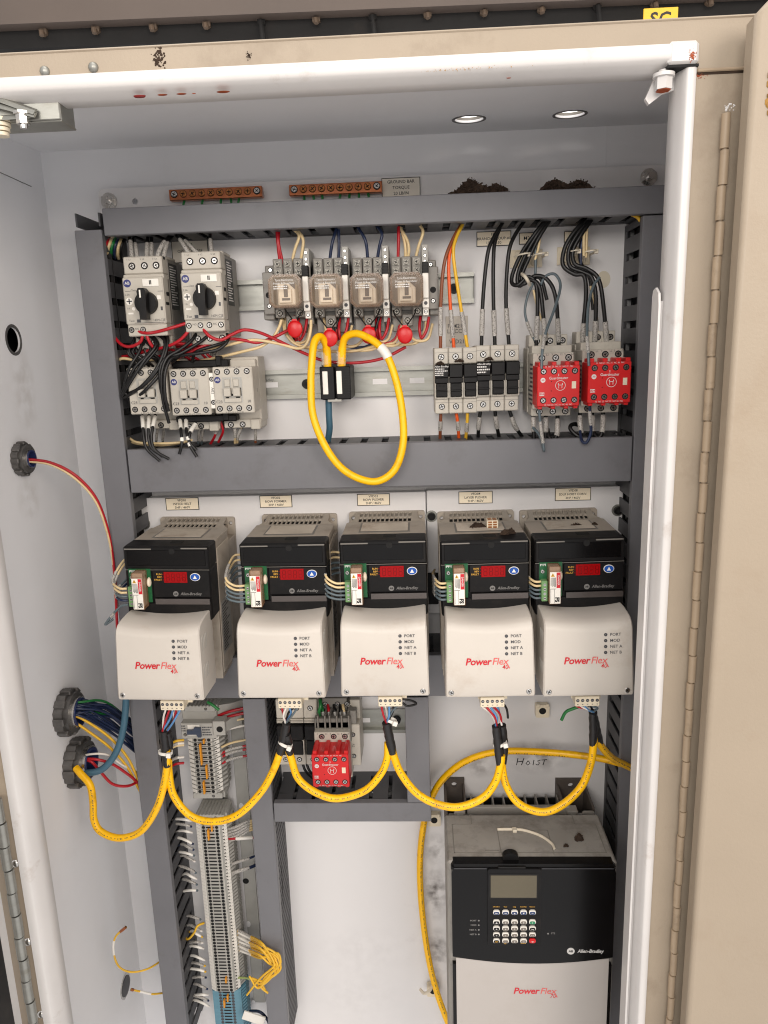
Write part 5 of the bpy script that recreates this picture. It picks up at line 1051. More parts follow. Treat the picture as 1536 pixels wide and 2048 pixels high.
# ------------------------------------------------------------------ yellow network cables with sleeves and cores
def cores(o, plug, end, n=5, seed=0, cols=('wred', 'wred', 'wwhite', 'wblue', 'wblack')):
    rnd = random.Random(seed)
    for i in range(n):
        a = plug + Vector((i * 4.2, 0, 0)); m_ = cols[i]; c = a.lerp(end, .5) + Vector((rnd.uniform(-2, 4), rnd.uniform(-6, 2), rnd.uniform(-2, 3)))
        b = MB(); b.tube(crom([a, a + Vector((0, -1, -3)), c, end + Vector((rnd.uniform(-1, 1), rnd.uniform(-1, 1), 1))], 6), 1.25, 7); b.obj('core', m_, o, smooth=60)
def drive_pt(i, x, y, z): return drv[i].location * 1000 + Vector((x, y, z))
def net_cable(lb, path_px, r=4.2, sleeves=(), cores_at=()):
    path = crom([P(*p) for p in path_px], 9); b = MB(); b.tube(path, r, 14); o = tag(b.obj('network_cable', 'yellow', smooth=60), lb, 'cable', 'yellow network cables linking the drives')
    for (pp, rr_) in sleeves:
        sp = crom([P(*p) for p in pp], 6); k = MB(); m_ = len(sp); k.tube(sp, [rr_ * (1.0 + .06 * math.sin(j * 2.1)) * (1 if j > 1 else .86) for j in range(m_)], 12); k.obj('black_sleeve', 'rubber', o, smooth=60)
    for (i, px, py, d, sd, n, off) in cores_at: cores(o, drive_pt(i, -6 + off, -169, -3), P(px, py, d), n, sd, (('wred', 'wwhite', 'wblue', 'wblack', 'wgrey') if n == 5 else ('wwhite', 'wred', 'wblue')))
    k = MB(); ln = sum((b_ - a_).length for a_, b_ in zip(path, path[1:])); s_ = ln * .12; rp = random.Random(int(ln))
    while s_ < ln * .9:
        seg = span(path, s_ / ln, min(1, (s_ + 1.4) / ln)); t_ = (seg[-1] - seg[0]).normalized(); side = Vector((0, -1, 0)) + Vector((-t_.z, 0, t_.x)) * .35; side = (side - t_ * side.dot(t_)).normalized(); up = t_.cross(side)
        k.tf = Matrix(((t_.x, side.x, up.x, seg[0].x), (t_.y, side.y, up.y, seg[0].y), (t_.z, side.z, up.z, seg[0].z), (0, 0, 0, 1)))
        k.box(0, rp.uniform(.5, 1.3), r - .15, r + .06, -.75, .75 * rp.choice((.3, 1))); s_ += rp.choice((1.9, 1.9, 2.2, 4.5))
    k.obj('jacket_print', 'ink_dark', o, smooth=0)
    return o
net_cable('yellow cable drooping from the lower wall hub to the leftmost drive', [(152, 1536, 118), (162, 1548, 124), (180, 1570, 128), (186, 1604, 130), (188, 1640, 132), (203, 1664, 136), (240, 1676, 142), (282, 1662, 148), (314, 1615, 154), (330, 1560, 158), (334, 1525, 160), (333, 1500, 160)], 4.3, [([(334, 1533, 160), (331, 1500, 160), (327, 1462, 161)], 4.9)], [(0, 327, 1463, 161, 1, 3, 0)])
net_cable('yellow cable sagging between the leftmost and the second drive', [(337, 1500, 154), (338, 1545, 154), (348, 1592, 156), (382, 1632, 160), (430, 1643, 164), (478, 1628, 164), (522, 1584, 160), (547, 1540, 157), (560, 1505, 156)], 4.3, [([(337, 1520, 154), (338, 1490, 155), (335, 1464, 158)], 4.7), ([(559, 1509, 156), (566, 1482, 157), (573, 1446, 160)], 4.9)], [(0, 334, 1465, 159, 2, 3, 8), (1, 572, 1447, 160, 3, 5, 0)])
net_cable('yellow cable sagging between the second and the middle drive', [(577, 1500, 152), (583, 1518, 152), (596, 1556, 154), (628, 1583, 157), (673, 1597, 160), (728, 1582, 160), (760, 1550, 158), (774, 1518, 156), (776, 1485, 155)], 4.3, [([(580, 1509, 152), (577, 1490, 154), (573, 1468, 158)], 4.7)], [])
net_cable('yellow cable sagging between the middle and the fourth drive', [(783, 1490, 158), (788, 1512, 158), (801, 1545, 160), (830, 1583, 163), (868, 1606, 166), (916, 1614, 168), (965, 1596, 165), (991, 1563, 161), (1001, 1528, 159), (1003, 1510, 158)], 4.4, [([(786, 1507, 158), (779, 1476, 158), (773, 1445, 161)], 5.2), ([(1000, 1531, 159), (996, 1490, 158), (992, 1452, 160)], 4.8)], [(2, 774, 1446, 161, 4, 5, 0), (3, 992, 1453, 160, 5, 3, 0)])
net_cable('yellow cable sagging between the fourth and the rightmost drive', [(1006, 1500, 150), (1004, 1530, 151), (1013, 1572, 154), (1039, 1608, 160), (1084, 1624, 164), (1124, 1610, 162), (1162, 1574, 156), (1181, 1528, 152), (1187, 1490, 150), (1188, 1470, 150)], 4.4, [([(1006, 1527, 150), (1008, 1488, 151), (1004, 1450, 155)], 4.7), ([(1186, 1490, 150), (1187, 1460, 152), (1186, 1424, 158)], 4.8)], [(3, 1004, 1451, 156, 6, 3, 8), (4, 1186, 1425, 158, 7, 5, 0)])
net_cable('short yellow cable from the rightmost drive into the right duct', [(1193, 1468, 140), (1201, 1490, 132), (1222, 1514, 112), (1246, 1528, 92), (1272, 1540, 76)], 4.3, [([(1200, 1488, 133), (1194, 1464, 142), (1188, 1435, 154)], 4.7)], [])
net_cable('long yellow cable looping over the hoist writing down beside the large drive', [(1275, 1538, 70), (1245, 1528, 72), (1190, 1515, 64), (1100, 1505, 50), (1000, 1503, 42), (932, 1522, 36), (886, 1558, 32), (862, 1598, 28), (848, 1645, 24), (840, 1720, 22), (843, 1810, 22), (856, 1910, 24), (874, 1985, 26), (900, 2055, 30), (925, 2110, 30)], 4.4)
for (i, x, y, d, ang, lb) in ((0, 331, 1504, 160, 0, 'white cable tie round the sleeves below the leftmost drive'), (1, 571, 1487, 157, 0, 'white cable tie round the sleeves below the second drive'), (2, 782, 1440, 160, 0, 'white cable tie round the sleeve below the middle drive'), (3, 1000, 1487, 156, 0, 'white cable tie round the twin sleeves below the fourth drive')):
    q = P(x, y, d); b = MB(); R_ = 8.4 if i != 2 else 6.4; tilt = (.1, .45, .35, -.25)[i]
    b.tf = Matrix.Rotation(tilt, 4, 'Y'); b.holed([(R_ * math.cos(k * .393), R_ * .72 * math.sin(k * .393)) for k in range(16)], [[((R_ - 1) * math.cos(k * .393), (R_ * .72 - 1) * math.sin(k * .393)) for k in range(16)]], -1.7, 1.7, 'xy'); b.box(R_ * .35, R_ * .35 + 5.4, -R_ * .8 - 2, -R_ * .5, -2.8, 2.8, .7)
    tag(b.obj('cable_tie', 'white', loc=q), lb, 'cable tie')
# loose dark green cores beside some plugs
for (pts, lb, m_) in (([(1172, 1408, 160), (1150, 1416, 158), (1132, 1424, 156), (1123, 1440, 154)], 'loose dark green wire end left of the rightmost network plug', 'wgreen'), ([(1009, 1410, 160), (1014, 1420, 156), (1016, 1436, 154)], 'short black tucked wire right of the fourth network plug', 'wblack'), ([(806, 1398, 160), (825, 1402, 156), (832, 1408, 152), (815, 1412, 150), (806, 1406, 150)], 'coiled black wire ends right of the middle network plug', 'wblack'), ([(415, 1404, 120), (425, 1410, 122), (438, 1420, 124)], 'green wire end poking out below the leftmost drive', 'wgreen')):
    wire('wire_end', lb, None, pts, 1.8 if m_ == 'wgreen' else 1.3, m_)
q = P(410, 1408, 150)
# patch cable loop over the middle duct
path = [(655, 738, 54), (654, 705, 56), (650, 685, 62), (640, 673, 70), (629, 684, 78), (624, 720, 84), (622, 770, 88), (626, 830, 92), (648, 888, 96), (680, 933, 98), (718, 957, 100), (757, 962, 100), (790, 938, 99), (806, 888, 96), (805, 830, 93), (794, 768, 90), (776, 715, 86), (757, 690, 82), (735, 675, 76), (712, 667, 70), (692, 674, 63), (685, 695, 57), (683, 738, 54)]
o, pth = wire('patch_cable', 'bright yellow patch cable looping from the black tap over the middle duct', None, path, 4.2, 'yellow', ((.795, .825),), 'cable', 'white', 14, 9)
for a, c in ((.0, .05), (.95, 1.0)): k = MB(); k.tube(span(pth, a, c), 4.8, 12); k.obj('strain_relief', 'yellow', o)
wire('teal_cable', 'teal cable dropping from the black tap into the middle duct', None, [(657, 795, 50), (658, 830, 48), (659, 860, 44), (653, 890, 36), (645, 905, 30)], 3.9, 'teal', (), 'cable', n=12)
# ------------------------------------------------------------------ upper wiring
G1 = 'wires above the motor breakers'
for i, pts in enumerate(([(258, 470, 40), (261, 485, 60), (264, 519, 74)], [(266, 472, 38), (271, 492, 58), (275, 519, 72)], [(296, 470, 40), (294, 492, 60), (293, 519, 74)], [(303, 470, 38), (303, 492, 58), (303, 519, 72)], [(343, 468, 42), (327, 486, 62), (317, 505, 72), (315, 518, 74)], [(347, 470, 40), (333, 490, 60), (326, 518, 72)])):
    wire('supply_wire', 'black wire with clear sleeve above the breaker next to the left duct', G1 + ' left', pts, 1.9, 'wblack', ((.45, .95),))
for i, pts in enumerate(([(350, 468, 42), (362, 482, 62), (372, 498, 72), (381, 512, 74)], [(355, 468, 40), (374, 486, 60), (388, 500, 70), (399, 511, 73)], [(420, 464, 40), (421, 485, 60), (425, 512, 74)])):
    wire('supply_wire', 'black wire with clear sleeve above the breaker with four lower screws', G1 + ' right', pts, 1.9, 'wblack', ((.42, .95),))
for i, m_ in enumerate(('wred', 'wcream', 'wgreen', 'navy', 'wcream', 'wblack')):
    x = 213 + i * 6.5
    wire('duct_wire', '%s wire arching into the top of the left duct, number %s from the corner' % (m_[1:] if m_ != 'navy' else 'navy blue', ('one', 'two', 'three', 'four', 'five', 'six')[i]), 'coloured wires arching into the left duct', [(x + 6, 476, 46 - i * 3), (x + 1, 484, 58 - i * 3), (x - 3, 494, 60 - i * 3), (x - 6 + i * .6, 508, 54 - i * 3), (x - 6 + i, 516, 40 - i * 2)], 2.1, m_)
R_ = 'red control wires of the breaker area'
red_ = [('red wire hanging between the two motor breakers', [(270, 645, 74), (274, 660, 80), (290, 666, 84), (312, 664, 84), (345, 655, 84), (380, 644, 78)]),
 ('red wire looping from the left breaker into the left duct', [(279, 646, 74), (284, 660, 80), (282, 682, 80), (262, 693, 76), (243, 689, 70), (227, 672, 62)]),
 ('short red wire dropping from the left breaker to the contactor', [(288, 646, 74), (291, 662, 80), (298, 682, 80), (308, 697, 76)]),
 ('red wire slanting from the right breaker towards the left duct', [(386, 644, 74), (378, 660, 80), (360, 680, 80), (334, 693, 76), (295, 702, 66), (250, 714, 50)]),
 ('long red wire sweeping from the right breaker under all the relays', [(404, 644, 74), (408, 660, 82), (422, 674, 84), (442, 680, 82), (464, 669, 78), (487, 660, 74), (515, 664, 68), (545, 676, 60), (580, 693, 52), (612, 708, 46), (650, 722, 42), (708, 726, 40), (765, 717, 38), (812, 694, 34)]),
 ('red wire running from the contactors up to the first red disc', [(326, 684, 60), (395, 690, 62), (434, 684, 64), (462, 678, 64), (490, 681, 62), (515, 685, 58), (545, 676, 55), (575, 661, 50)]),
 ('red wire dipping behind the black loop above the contactors', [(318, 712, 60), (330, 719, 64), (350, 718, 66), (382, 703, 66), (410, 691, 64), (432, 684, 62)]),
 ('red wire running low from the left duct to the contactors', [(240, 714, 50), (270, 709, 56), (300, 692, 58), (340, 688, 58), (400, 696, 56)])]
for lb, p in red_: wire('control_wire', lb, R_, p, 1.85, 'wred')
cr_ = [('cream wire sagging from the contactors to below the first relay', [(378, 709, 56), (420, 700, 60), (460, 689, 62), (507, 680, 60), (555, 687, 56), (597, 697, 52), (614, 686, 52), (621, 662, 50), (622, 640, 48)]),
 ('cream wire rising from the middle contactors to the relay socket', [(400, 722, 50), (440, 714, 54), (486, 703, 54), (522, 693, 52), (545, 676, 50), (558, 655, 48), (563, 640, 46)]),
 ('cream wire leaving the left duct above the black loop', [(235, 722, 56), (246, 717, 60), (275, 720, 60), (320, 719, 56), (360, 722, 50)])]
for lb, p in cr_: wire('control_wire', lb, 'cream control wires of the breaker area', p, 1.8, 'wcream')
G2 = 'black wires looping from the left breaker to the contactor'
for p in ([(320, 664, 64), (336, 678, 74), (324, 725, 84), (290, 768, 88), (248, 796, 80)], [(291, 664, 64), (312, 688, 76), (288, 722, 84), (262, 762, 86), (244, 794, 80)], [(306, 664, 64), (330, 684, 76), (316, 732, 86), (284, 772, 88), (256, 788, 80)], [(286, 664, 62), (280, 700, 74), (258, 738, 82), (245, 788, 78)], [(262, 664, 62), (302, 696, 74), (270, 735, 82), (252, 772, 82)], [(326, 664, 64), (334, 690, 74), (322, 742, 84), (296, 775, 90), (280, 790, 86)], [(300, 664, 60), (316, 690, 72), (300, 715, 80), (266, 752, 84), (250, 780, 82), (258, 795, 80)]):
    wire('power_wire', 'black wire looping from the breaker beside the duct over the left contactor', G2, p, 1.9, 'wblack')
for lb, p in (('black wire from the right breaker sweeping left down past the contactors', [(396, 662, 62), (382, 682, 72), (358, 700, 80), (334, 716, 86), (323, 750, 90), (326, 800, 88), (338, 846, 78)]), ('black wire from the right breaker crossing to the link bar', [(424, 664, 62), (400, 684, 70), (362, 706, 78), (332, 716, 84), (320, 740, 88), (323, 784, 88), (336, 812, 84)]), ('black wire from the right breaker lying on the link bar', [(452, 662, 62), (456, 680, 70), (436, 699, 76), (400, 706, 78), (362, 712, 76), (345, 724, 70)]), ('short black wire behind the right breaker to the contactors', [(452, 684, 66), (420, 694, 70), (392, 704, 70), (384, 724, 64)]), ('black wire arching down in front of the left contactor edge', [(356, 712, 78), (340, 720, 86), (330, 748, 92), (330, 790, 92), (337, 822, 86)])):
    wire('power_wire', lb, 'black wires from the right breaker', p, 1.9, 'wblack')
for i, p in enumerate(([(284, 830, 60), (286, 852, 76), (287, 872, 82), (294, 898, 84), (320, 922, 84)], [(298, 830, 60), (297, 852, 76), (297, 874, 82), (305, 898, 84), (338, 918, 84)], [(311, 830, 60), (306, 852, 76), (303, 876, 82), (308, 897, 84), (326, 914, 84)])):
    wire('spare_wire', 'loose black wire with white sleeve hanging from the left contactor over the duct', 'loose black wires below the left contactor', p, 1.8, 'wblack', ((.05, .34),), mm='white')
for i, p in enumerate(([(360, 838, 60), (362, 862, 78), (364, 886, 84), (359, 908, 84)], [(372, 838, 60), (373, 862, 78), (379, 884, 84), (393, 901, 84)], [(392, 846, 64), (380, 866, 80), (379, 888, 84), (394, 914, 84)])):
    o, pa = wire('spare_wire', 'short loose black wire with white sleeve and cut end below the paired contactors', 'cut black wires below the paired contactors', p, 1.9, 'wblack', ((.05, .36), (.62, .70)), mm='white')
for lb, p, m_, mk in (('left red wire under the paired contactors', [(432, 845, 44), (431, 868, 40), (420, 890, 30)], 'wred', ((.1, .4),)), ('right red wire under the paired contactors', [(440, 840, 44), (446, 862, 42), (437, 884, 32)], 'wred', ()), ('cream wire with sleeve below the right contactor', [(469, 846, 44), (470, 868, 40), (470, 890, 30)], 'wcream', ((.1, .6),)), ('slanted cream wire with sleeve below the right contactor', [(484, 852, 40), (476, 872, 36), (474, 888, 28)], 'wcream', ((.1, .7),)), ('brown wire with sleeve below the contactor side block', [(511, 850, 40), (511, 870, 36), (511, 890, 28)], 'wbrown', ((.1, .7),)), ('cream wire lying along the top of the middle duct', [(258, 876, 50), (276, 885, 60), (320, 887, 62), (360, 885, 60), (384, 880, 50)], 'wcream', ()), ('second cream wire lying along the top of the middle duct', [(258, 882, 46), (280, 888, 56), (330, 890, 56), (372, 884, 48)], 'wcream', ())):
    wire('control_wire', lb, None, p, 1.6, m_, mk)
for k_, x in enumerate((318, 331, 382, 402, 409)): wire('aux_wire', 'thin grey sleeved wire behind the contactors', 'thin sleeved wires below the contactors', [(x, 846, 38), (x - 4, 866, 34), (x - 6, 888, 24)], 1.4, 'wgrey', ((.1, .8),))
rnd = random.Random(77)
for i in range(7):
    x0 = 262 + i * 9; jx = rnd.uniform(-8, 8)
    wire('power_wire', 'thin black jumper tangled between the left breaker and the contactor tops', 'tangled black jumpers of the breaker area', [(x0 + 10, 664, 54), (x0 + jx, 684 + rnd.uniform(-5, 8), 62), (x0 - 8 + jx, 706 + rnd.uniform(-6, 8), 66), (x0 + 14 + jx * .5, 722 + rnd.uniform(-4, 6), 60), (x0 + 22, 736, 50)], 1.6, 'wblack')
for i in range(4):
    wire('control_wire', 'red jumper tangled above the middle contactors', 'tangled red jumpers above the contactors', [(300 + i * 26, 704 + i * 2, 46), (330 + i * 24, 696 - i * 3, 52), (356 + i * 20, 706 + rnd.uniform(-6, 6), 54), (384 + i * 16, 722, 46), (392 + i * 14, 738, 38)], 1.6, 'wred')
for i in range(3):
    wire('control_wire', 'dark sleeved wire behind the right breaker', 'dark sleeved wires behind the right breaker', [(424 + i * 4, 664, 34), (426 + i * 5, 690, 34), (421 + i * 6, 716, 32), (420 + i * 7, 738, 30)], 1.4, 'wgrey', ((.2, .7),))
# relay wires
G3 = 'relay wires from the top duct'
rw = [('left red wire into the first relay', [(553, 458, 44), (556, 490, 46), (560, 528, 44)], 'wred'), ('right red wire into the first relay', [(558, 460, 42), (557, 485, 46), (566, 528, 44)], 'wred'),
 ('cream wire bowing left into the first relay', [(587, 458, 44), (598, 472, 48), (590, 498, 48), (583, 526, 44)], 'wcream'), ('cream wire bowing right into the first relay', [(593, 458, 44), (606, 478, 48), (604, 505, 48), (600, 526, 44)], 'wcream'),
 ('navy wire bowing left into the second relay', [(673, 456, 44), (664, 488, 48), (659, 524, 44)], 'navy'), ('straight navy wire into the second relay', [(677, 456, 44), (678, 490, 46), (677, 524, 44)], 'navy'),
 ('navy wire bowing left into the third relay', [(716, 455, 44), (731, 482, 48), (736, 521, 44)], 'navy'), ('navy wire bowing right into the third relay', [(755, 453, 44), (764, 468, 48), (759, 492, 48), (754, 521, 44)], 'navy'),
 ('red wire into the rightmost relay', [(797, 453, 44), (797, 486, 46), (796, 519, 44)], 'wred'), ('first of two twisted cream wires into the rightmost relay', [(800, 455, 42), (814, 480, 48), (818, 500, 48), (815, 518, 44)], 'wcream'), ('second of two twisted cream wires into the rightmost relay', [(802, 456, 42), (809, 482, 46), (811, 500, 46), (811, 518, 44)], 'wcream'), ('outer cream wire bowing right into the rightmost relay', [(838, 447, 44), (846, 464, 48), (838, 490, 48), (831, 517, 44)], 'wcream')]
for lb, p, m_ in rw: wire('relay_wire', lb, G3, p, 1.8, m_)
G4 = 'looped wires below the relays'
lw_ = []
for i, (cx, cy) in enumerate(((569, 582), (652, 581), (733, 580), (813, 578))):
    nm = ('first', 'second', 'third', 'last')[i]; B = cy + 60
    lw_ += [('left cream wire looping below the %s relay' % nm, [(cx - 4, B - 4, 36), (cx + 3, B + 26, 44), (cx + 26, B + 48, 46), (cx + 60, B + 50, 44), (cx + 80, B + 26, 40), (cx + 84, B - 2, 34)], 'wcream'),
            ('short cream wire tucked under the %s relay' % nm, [(cx + 3, B - 6, 34), (cx + 2, B + 20, 42), (cx + 16, B + 42, 42), (cx + 42, B + 40, 40), (cx + 52, B + 10, 34)], 'wcream'),
            ('red wire dropping behind the %s red disc' % nm, [(cx + 28, B - 8, 36), (cx + 26, B + 18, 44), (cx + 30, B + 38, 44), (cx + 40, B + 22, 44), (cx + 45, B - 4, 40)], 'wred')]
    if i < 3: lw_ += [('second red wire below the %s relay module' % nm, [(cx + 20, B - 10, 34), (cx + 20, B + 16, 40), (cx + 24, B + 40, 38)], 'wred'), ('thin black wire below the %s relay' % nm, [(cx + 26, B - 8, 40), (cx + 18, B + 24, 40), (cx + 20, B + 44, 34)], 'wblack')]
for lb, p, m_ in lw_[0:]:
    if 'cream wire looping below the last' in lb: p = [(807, 636, 36), (800, 664, 42), (790, 684, 44), (768, 690, 42), (740, 700, 40), (705, 702, 38)]
    wire('relay_wire', lb, G4, p, 1.7, m_)
for lb, p, m_ in (('long cream wire strung low beneath the middle relays', [(575, 640, 34), (582, 676, 40), (604, 693, 42), (660, 703, 40), (715, 701, 40), (765, 688, 40), (800, 690, 40), (836, 684, 40), (850, 660, 40), (852, 640, 36)], 'wcream'), ('navy wire dipping behind the two middle red discs', [(683, 682, 36), (700, 694, 40), (730, 694, 38), (752, 682, 34)], 'navy'), ('red wire dipping between the third and last relay', [(745, 640, 36), (750, 672, 42), (766, 688, 42), (790, 678, 42), (800, 650, 38)], 'wred')):
    wire('relay_wire', lb, G4, p, 1.7, m_)
# fuse wires
for lb, p, m_, mk in (('brown wire running from the top duct to the fuse holder', [(924, 447, 42), (906, 478, 52), (889, 525, 58), (882, 600, 58), (881, 698, 54)], 'wbrown', ((.68, .9),)), ('orange wire running from the top duct to the fuse holder', [(922, 450, 40), (908, 480, 50), (898, 519, 56), (900, 600, 58), (908, 696, 54)], 'worange', ((.70, .92),)), ('yellow wire running from the top duct to the fuse holder', [(927, 445, 44), (911, 480, 54), (907, 512, 58), (917, 585, 58), (935, 695, 54)], 'wyellow', ((.72, .9),)),
 ('leftmost thick black wire into the right fuse holder', [(1009, 440, 42), (988, 474, 52), (975, 510, 58), (966, 600, 58), (963, 692, 54)], 'wblack', ((.72, .92),)), ('middle thick black wire into the right fuse holder', [(1006, 442, 40), (991, 480, 50), (987, 520, 56), (987, 600, 58), (990, 692, 54)], 'wblack', ((.72, .92),)), ('rightmost thick black wire into the right fuse holder', [(1051, 439, 42), (1029, 472, 52), (1017, 510, 58), (1012, 600, 58), (1018, 690, 54)], 'wblack', ((.72, .92),)),
 ('brown wire leaving the fuse holder into the middle duct', [(882, 822, 52), (881, 850, 46), (880, 882, 34)], 'wbrown', ((.3, .6),)), ('orange wire leaving the fuse holder into the middle duct', [(912, 822, 52), (916, 850, 46), (918, 882, 34)], 'worange', ((.3, .6),)), ('yellow wire leaving the fuse holder into the middle duct', [(935, 821, 52), (934, 850, 46), (931, 882, 34)], 'wyellow', ((.35, .65),)),
 ('left black wire leaving the right fuse holder downwards', [(961, 820, 52), (958, 846, 46), (956, 880, 32)], 'wblack', ((.2, .6),)), ('middle black wire leaving the right fuse holder downwards', [(990, 818, 52), (992, 842, 46), (999, 878, 32)], 'wblack', ((.2, .6),)), ('right black wire leaving the right fuse holder downwards', [(1018, 818, 52), (1030, 852, 46), (1048, 878, 32)], 'wblack', ((.2, .6),))):
    wire('fuse_wire', lb, 'fuse holder wires', p, 2.0 if m_ != 'wblack' else 2.2, m_, mk)
# safety contactor wires
for lb, p, m_, mk, r in (('left thick black wire bent through the left tie mount', [(1094, 436, 42), (1068, 470, 44), (1044, 505, 40), (1026, 545, 38), (1024, 566, 40), (1036, 570, 44), (1056, 554, 46), (1071, 566, 48), (1075, 610, 50), (1072, 700, 46)], 'wblack', ((.80, .94),), 2.3), ('middle thick black wire bent through the left tie mount', [(1097, 438, 42), (1074, 470, 44), (1052, 508, 42), (1036, 548, 40), (1038, 572, 42), (1058, 560, 46), (1078, 572, 50), (1086, 625, 52), (1092, 700, 46)], 'wblack', ((.80, .94),), 2.3), ('right thick black wire bent through the left tie mount', [(1100, 440, 42), (1078, 475, 44), (1060, 512, 42), (1044, 550, 42), (1048, 568, 44), (1070, 552, 46), (1095, 560, 50), (1112, 600, 54), (1118, 704, 46)], 'wblack', ((.80, .94),), 2.3), ('extra black wire folded at the left tie mount', [(1098, 440, 36), (1070, 480, 38), (1050, 520, 34), (1034, 560, 36), (1050, 562, 42), (1080, 556, 44), (1094, 600, 44)], 'wblack', (), 2.1),
 ('grey teal wire hanging beside the left safety contactor wires', [(1071, 490, 40), (1070, 552, 44), (1056, 590, 48), (1050, 622, 50), (1056, 650, 50), (1070, 682, 46)], 'wgrey', ((.78, .95),), 1.5), ('grey wire arching right over the left safety contactor', [(1080, 572, 46), (1092, 552, 50), (1110, 549, 54), (1121, 572, 60), (1110, 615, 76), (1092, 664, 96), (1085, 700, 108), (1083, 738, 112)], 'wgrey', ((.74, .86),), 1.6), ('cream wire from the duct to the left tie mount', [(1080, 456, 40), (1078, 490, 42), (1070, 520, 42)], 'wcream', (), 1.5), ('cream wire below the left tie mount', [(1067, 580, 44), (1078, 625, 46), (1102, 690, 44)], 'wcream', (), 1.4),
 ('left thick black wire bent through the right tie mount', [(1176, 436, 42), (1150, 462, 46), (1130, 495, 46), (1126, 530, 46), (1148, 548, 50), (1168, 552, 52), (1172, 590, 52), (1167, 650, 50), (1165, 694, 46)], 'wblack', ((.84, .96),), 2.4), ('middle thick black wire bent through the right tie mount', [(1179, 438, 42), (1156, 466, 46), (1138, 500, 46), (1140, 532, 46), (1165, 544, 50), (1184, 556, 52), (1192, 600, 54), (1189, 694, 46)], 'wblack', ((.82, .96),), 2.4), ('right thick black wire bent through the right tie mount', [(1183, 440, 42), (1162, 470, 46), (1146, 502, 46), (1150, 528, 46), (1175, 538, 50), (1198, 560, 54), (1208, 620, 54), (1214, 694, 46)], 'wblack', ((.82, .96),), 2.4), ('extra black wire behind the right tie mount', [(1180, 438, 36), (1165, 475, 40), (1160, 520, 40), (1180, 560, 40), (1186, 620, 40)], 'wblack', (), 2.0),
 ('grey wire standing up beside the right safety contactor', [(1199, 555, 56), (1187, 572, 62), (1177, 610, 76), (1174, 665, 98), (1176, 700, 108), (1178, 732, 112)], 'wgrey', ((.72, .88),), 1.6), ('cream wire from the duct to the right tie mount', [(1172, 440, 42), (1168, 475, 44), (1168, 512, 44)], 'wcream', (), 1.7), ('second cream wire from the duct to the right tie mount', [(1174, 442, 38), (1173, 480, 42), (1172, 515, 42)], 'wcream', (), 1.7), ('cream wire below the right tie mount', [(1181, 572, 44), (1192, 620, 46), (1196, 684, 44)], 'wcream', ((.6, .8),), 1.4), ('thin blue wire beside the right tie mount', [(1177, 445, 40), (1163, 490, 42), (1162, 540, 42)], 'navy', (), 1.5),
 ('left black wire leaving the left safety contactor', [(1067, 822, 60), (1067, 845, 66), (1068, 880, 66)], 'wblack', ((.25, .7),), 2.4), ('middle black wire leaving the left safety contactor', [(1091, 822, 60), (1092, 845, 66), (1091, 882, 66)], 'wblack', ((.25, .7),), 2.4), ('right black wire hooking back below the left safety contactor', [(1115, 820, 60), (1115, 845, 66), (1114, 868, 70), (1107, 881, 72), (1098, 874, 70), (1095, 858, 62)], 'wblack', ((.2, .55),), 2.4), ('grey wire hanging in a long point over the middle duct', [(1078, 812, 100), (1080, 840, 98), (1084, 872, 94), (1088, 901, 92), (1080, 872, 84), (1066, 855, 72)], 'wgrey', ((.2, .5),), 1.6),
 ('left black wire curling below the right safety contactor', [(1160, 818, 60), (1160, 845, 66), (1162, 872, 68), (1150, 868, 66), (1140, 855, 62), (1148, 848, 56), (1162, 852, 50)], 'wblack', ((.12, .4),), 2.4), ('middle black wire below the right safety contactor', [(1184, 818, 60), (1185, 845, 66), (1184, 874, 66), (1174, 868, 58)], 'wblack', ((.2, .6),), 2.4), ('right black wire hooking back below the right safety contactor', [(1206, 816, 60), (1206, 845, 66), (1203, 868, 70), (1195, 875, 70), (1186, 862, 64), (1184, 850, 56)], 'wblack', ((.15, .5),), 2.4), ('dark blue wire looping low below the right safety contactor', [(1180, 800, 104), (1180, 832, 96), (1182, 862, 90), (1174, 884, 88), (1164, 882, 84), (1160, 862, 74)], 'navy', ((.18, .42),), 1.7)):
    wire('contactor_wire', lb, 'safety contactor wires', p, r, m_, mk)
for x, y, lb in ((1036, 518, 'left tie mount of the left wire bundle'), (1068, 517, 'right tie mount of the left wire bundle'), (1130, 512, 'left tie mount of the right wire bundle'), (1163, 512, 'right tie mount of the right wire bundle')):
    q = P(x, y, 1); t = thing('tie_mount', 'cream adhesive ' + lb, 'tie mount', q, 'adhesive tie mounts'); b = MB(); b.box(-9.5, 9.5, -1.5, 0, -10, 10, .4); b.box(-4, 4, -5, -1.5, -8, 8, .8); b.obj('mount_base', 'cream', t)
    b = MB(); b.tube(crom([(-9, -34, -1), (-4, -44, 0), (4, -46, 1), (9, -36, 1), (8, -8, 0)], 5), 1.5, 6, flat=.5); b.box(5, 9.5, -43, -38, -2.4, 2.4, .5); b.obj('tie_strap', 'natural', t)
wire('cable_tie', 'white cable tie pinching the folded black wires over the left contactor', None, [(1044, 548, 46), (1050, 553, 54), (1056, 562, 54), (1060, 570, 46)], 2.0, 'natural', (), 'cable tie')
wire('duct_wire', 'yellow striped wire corner peeking out at the right duct top', None, [(1262, 428, 50), (1275, 434, 58), (1283, 444, 56)], 2.2, 'wyellow')
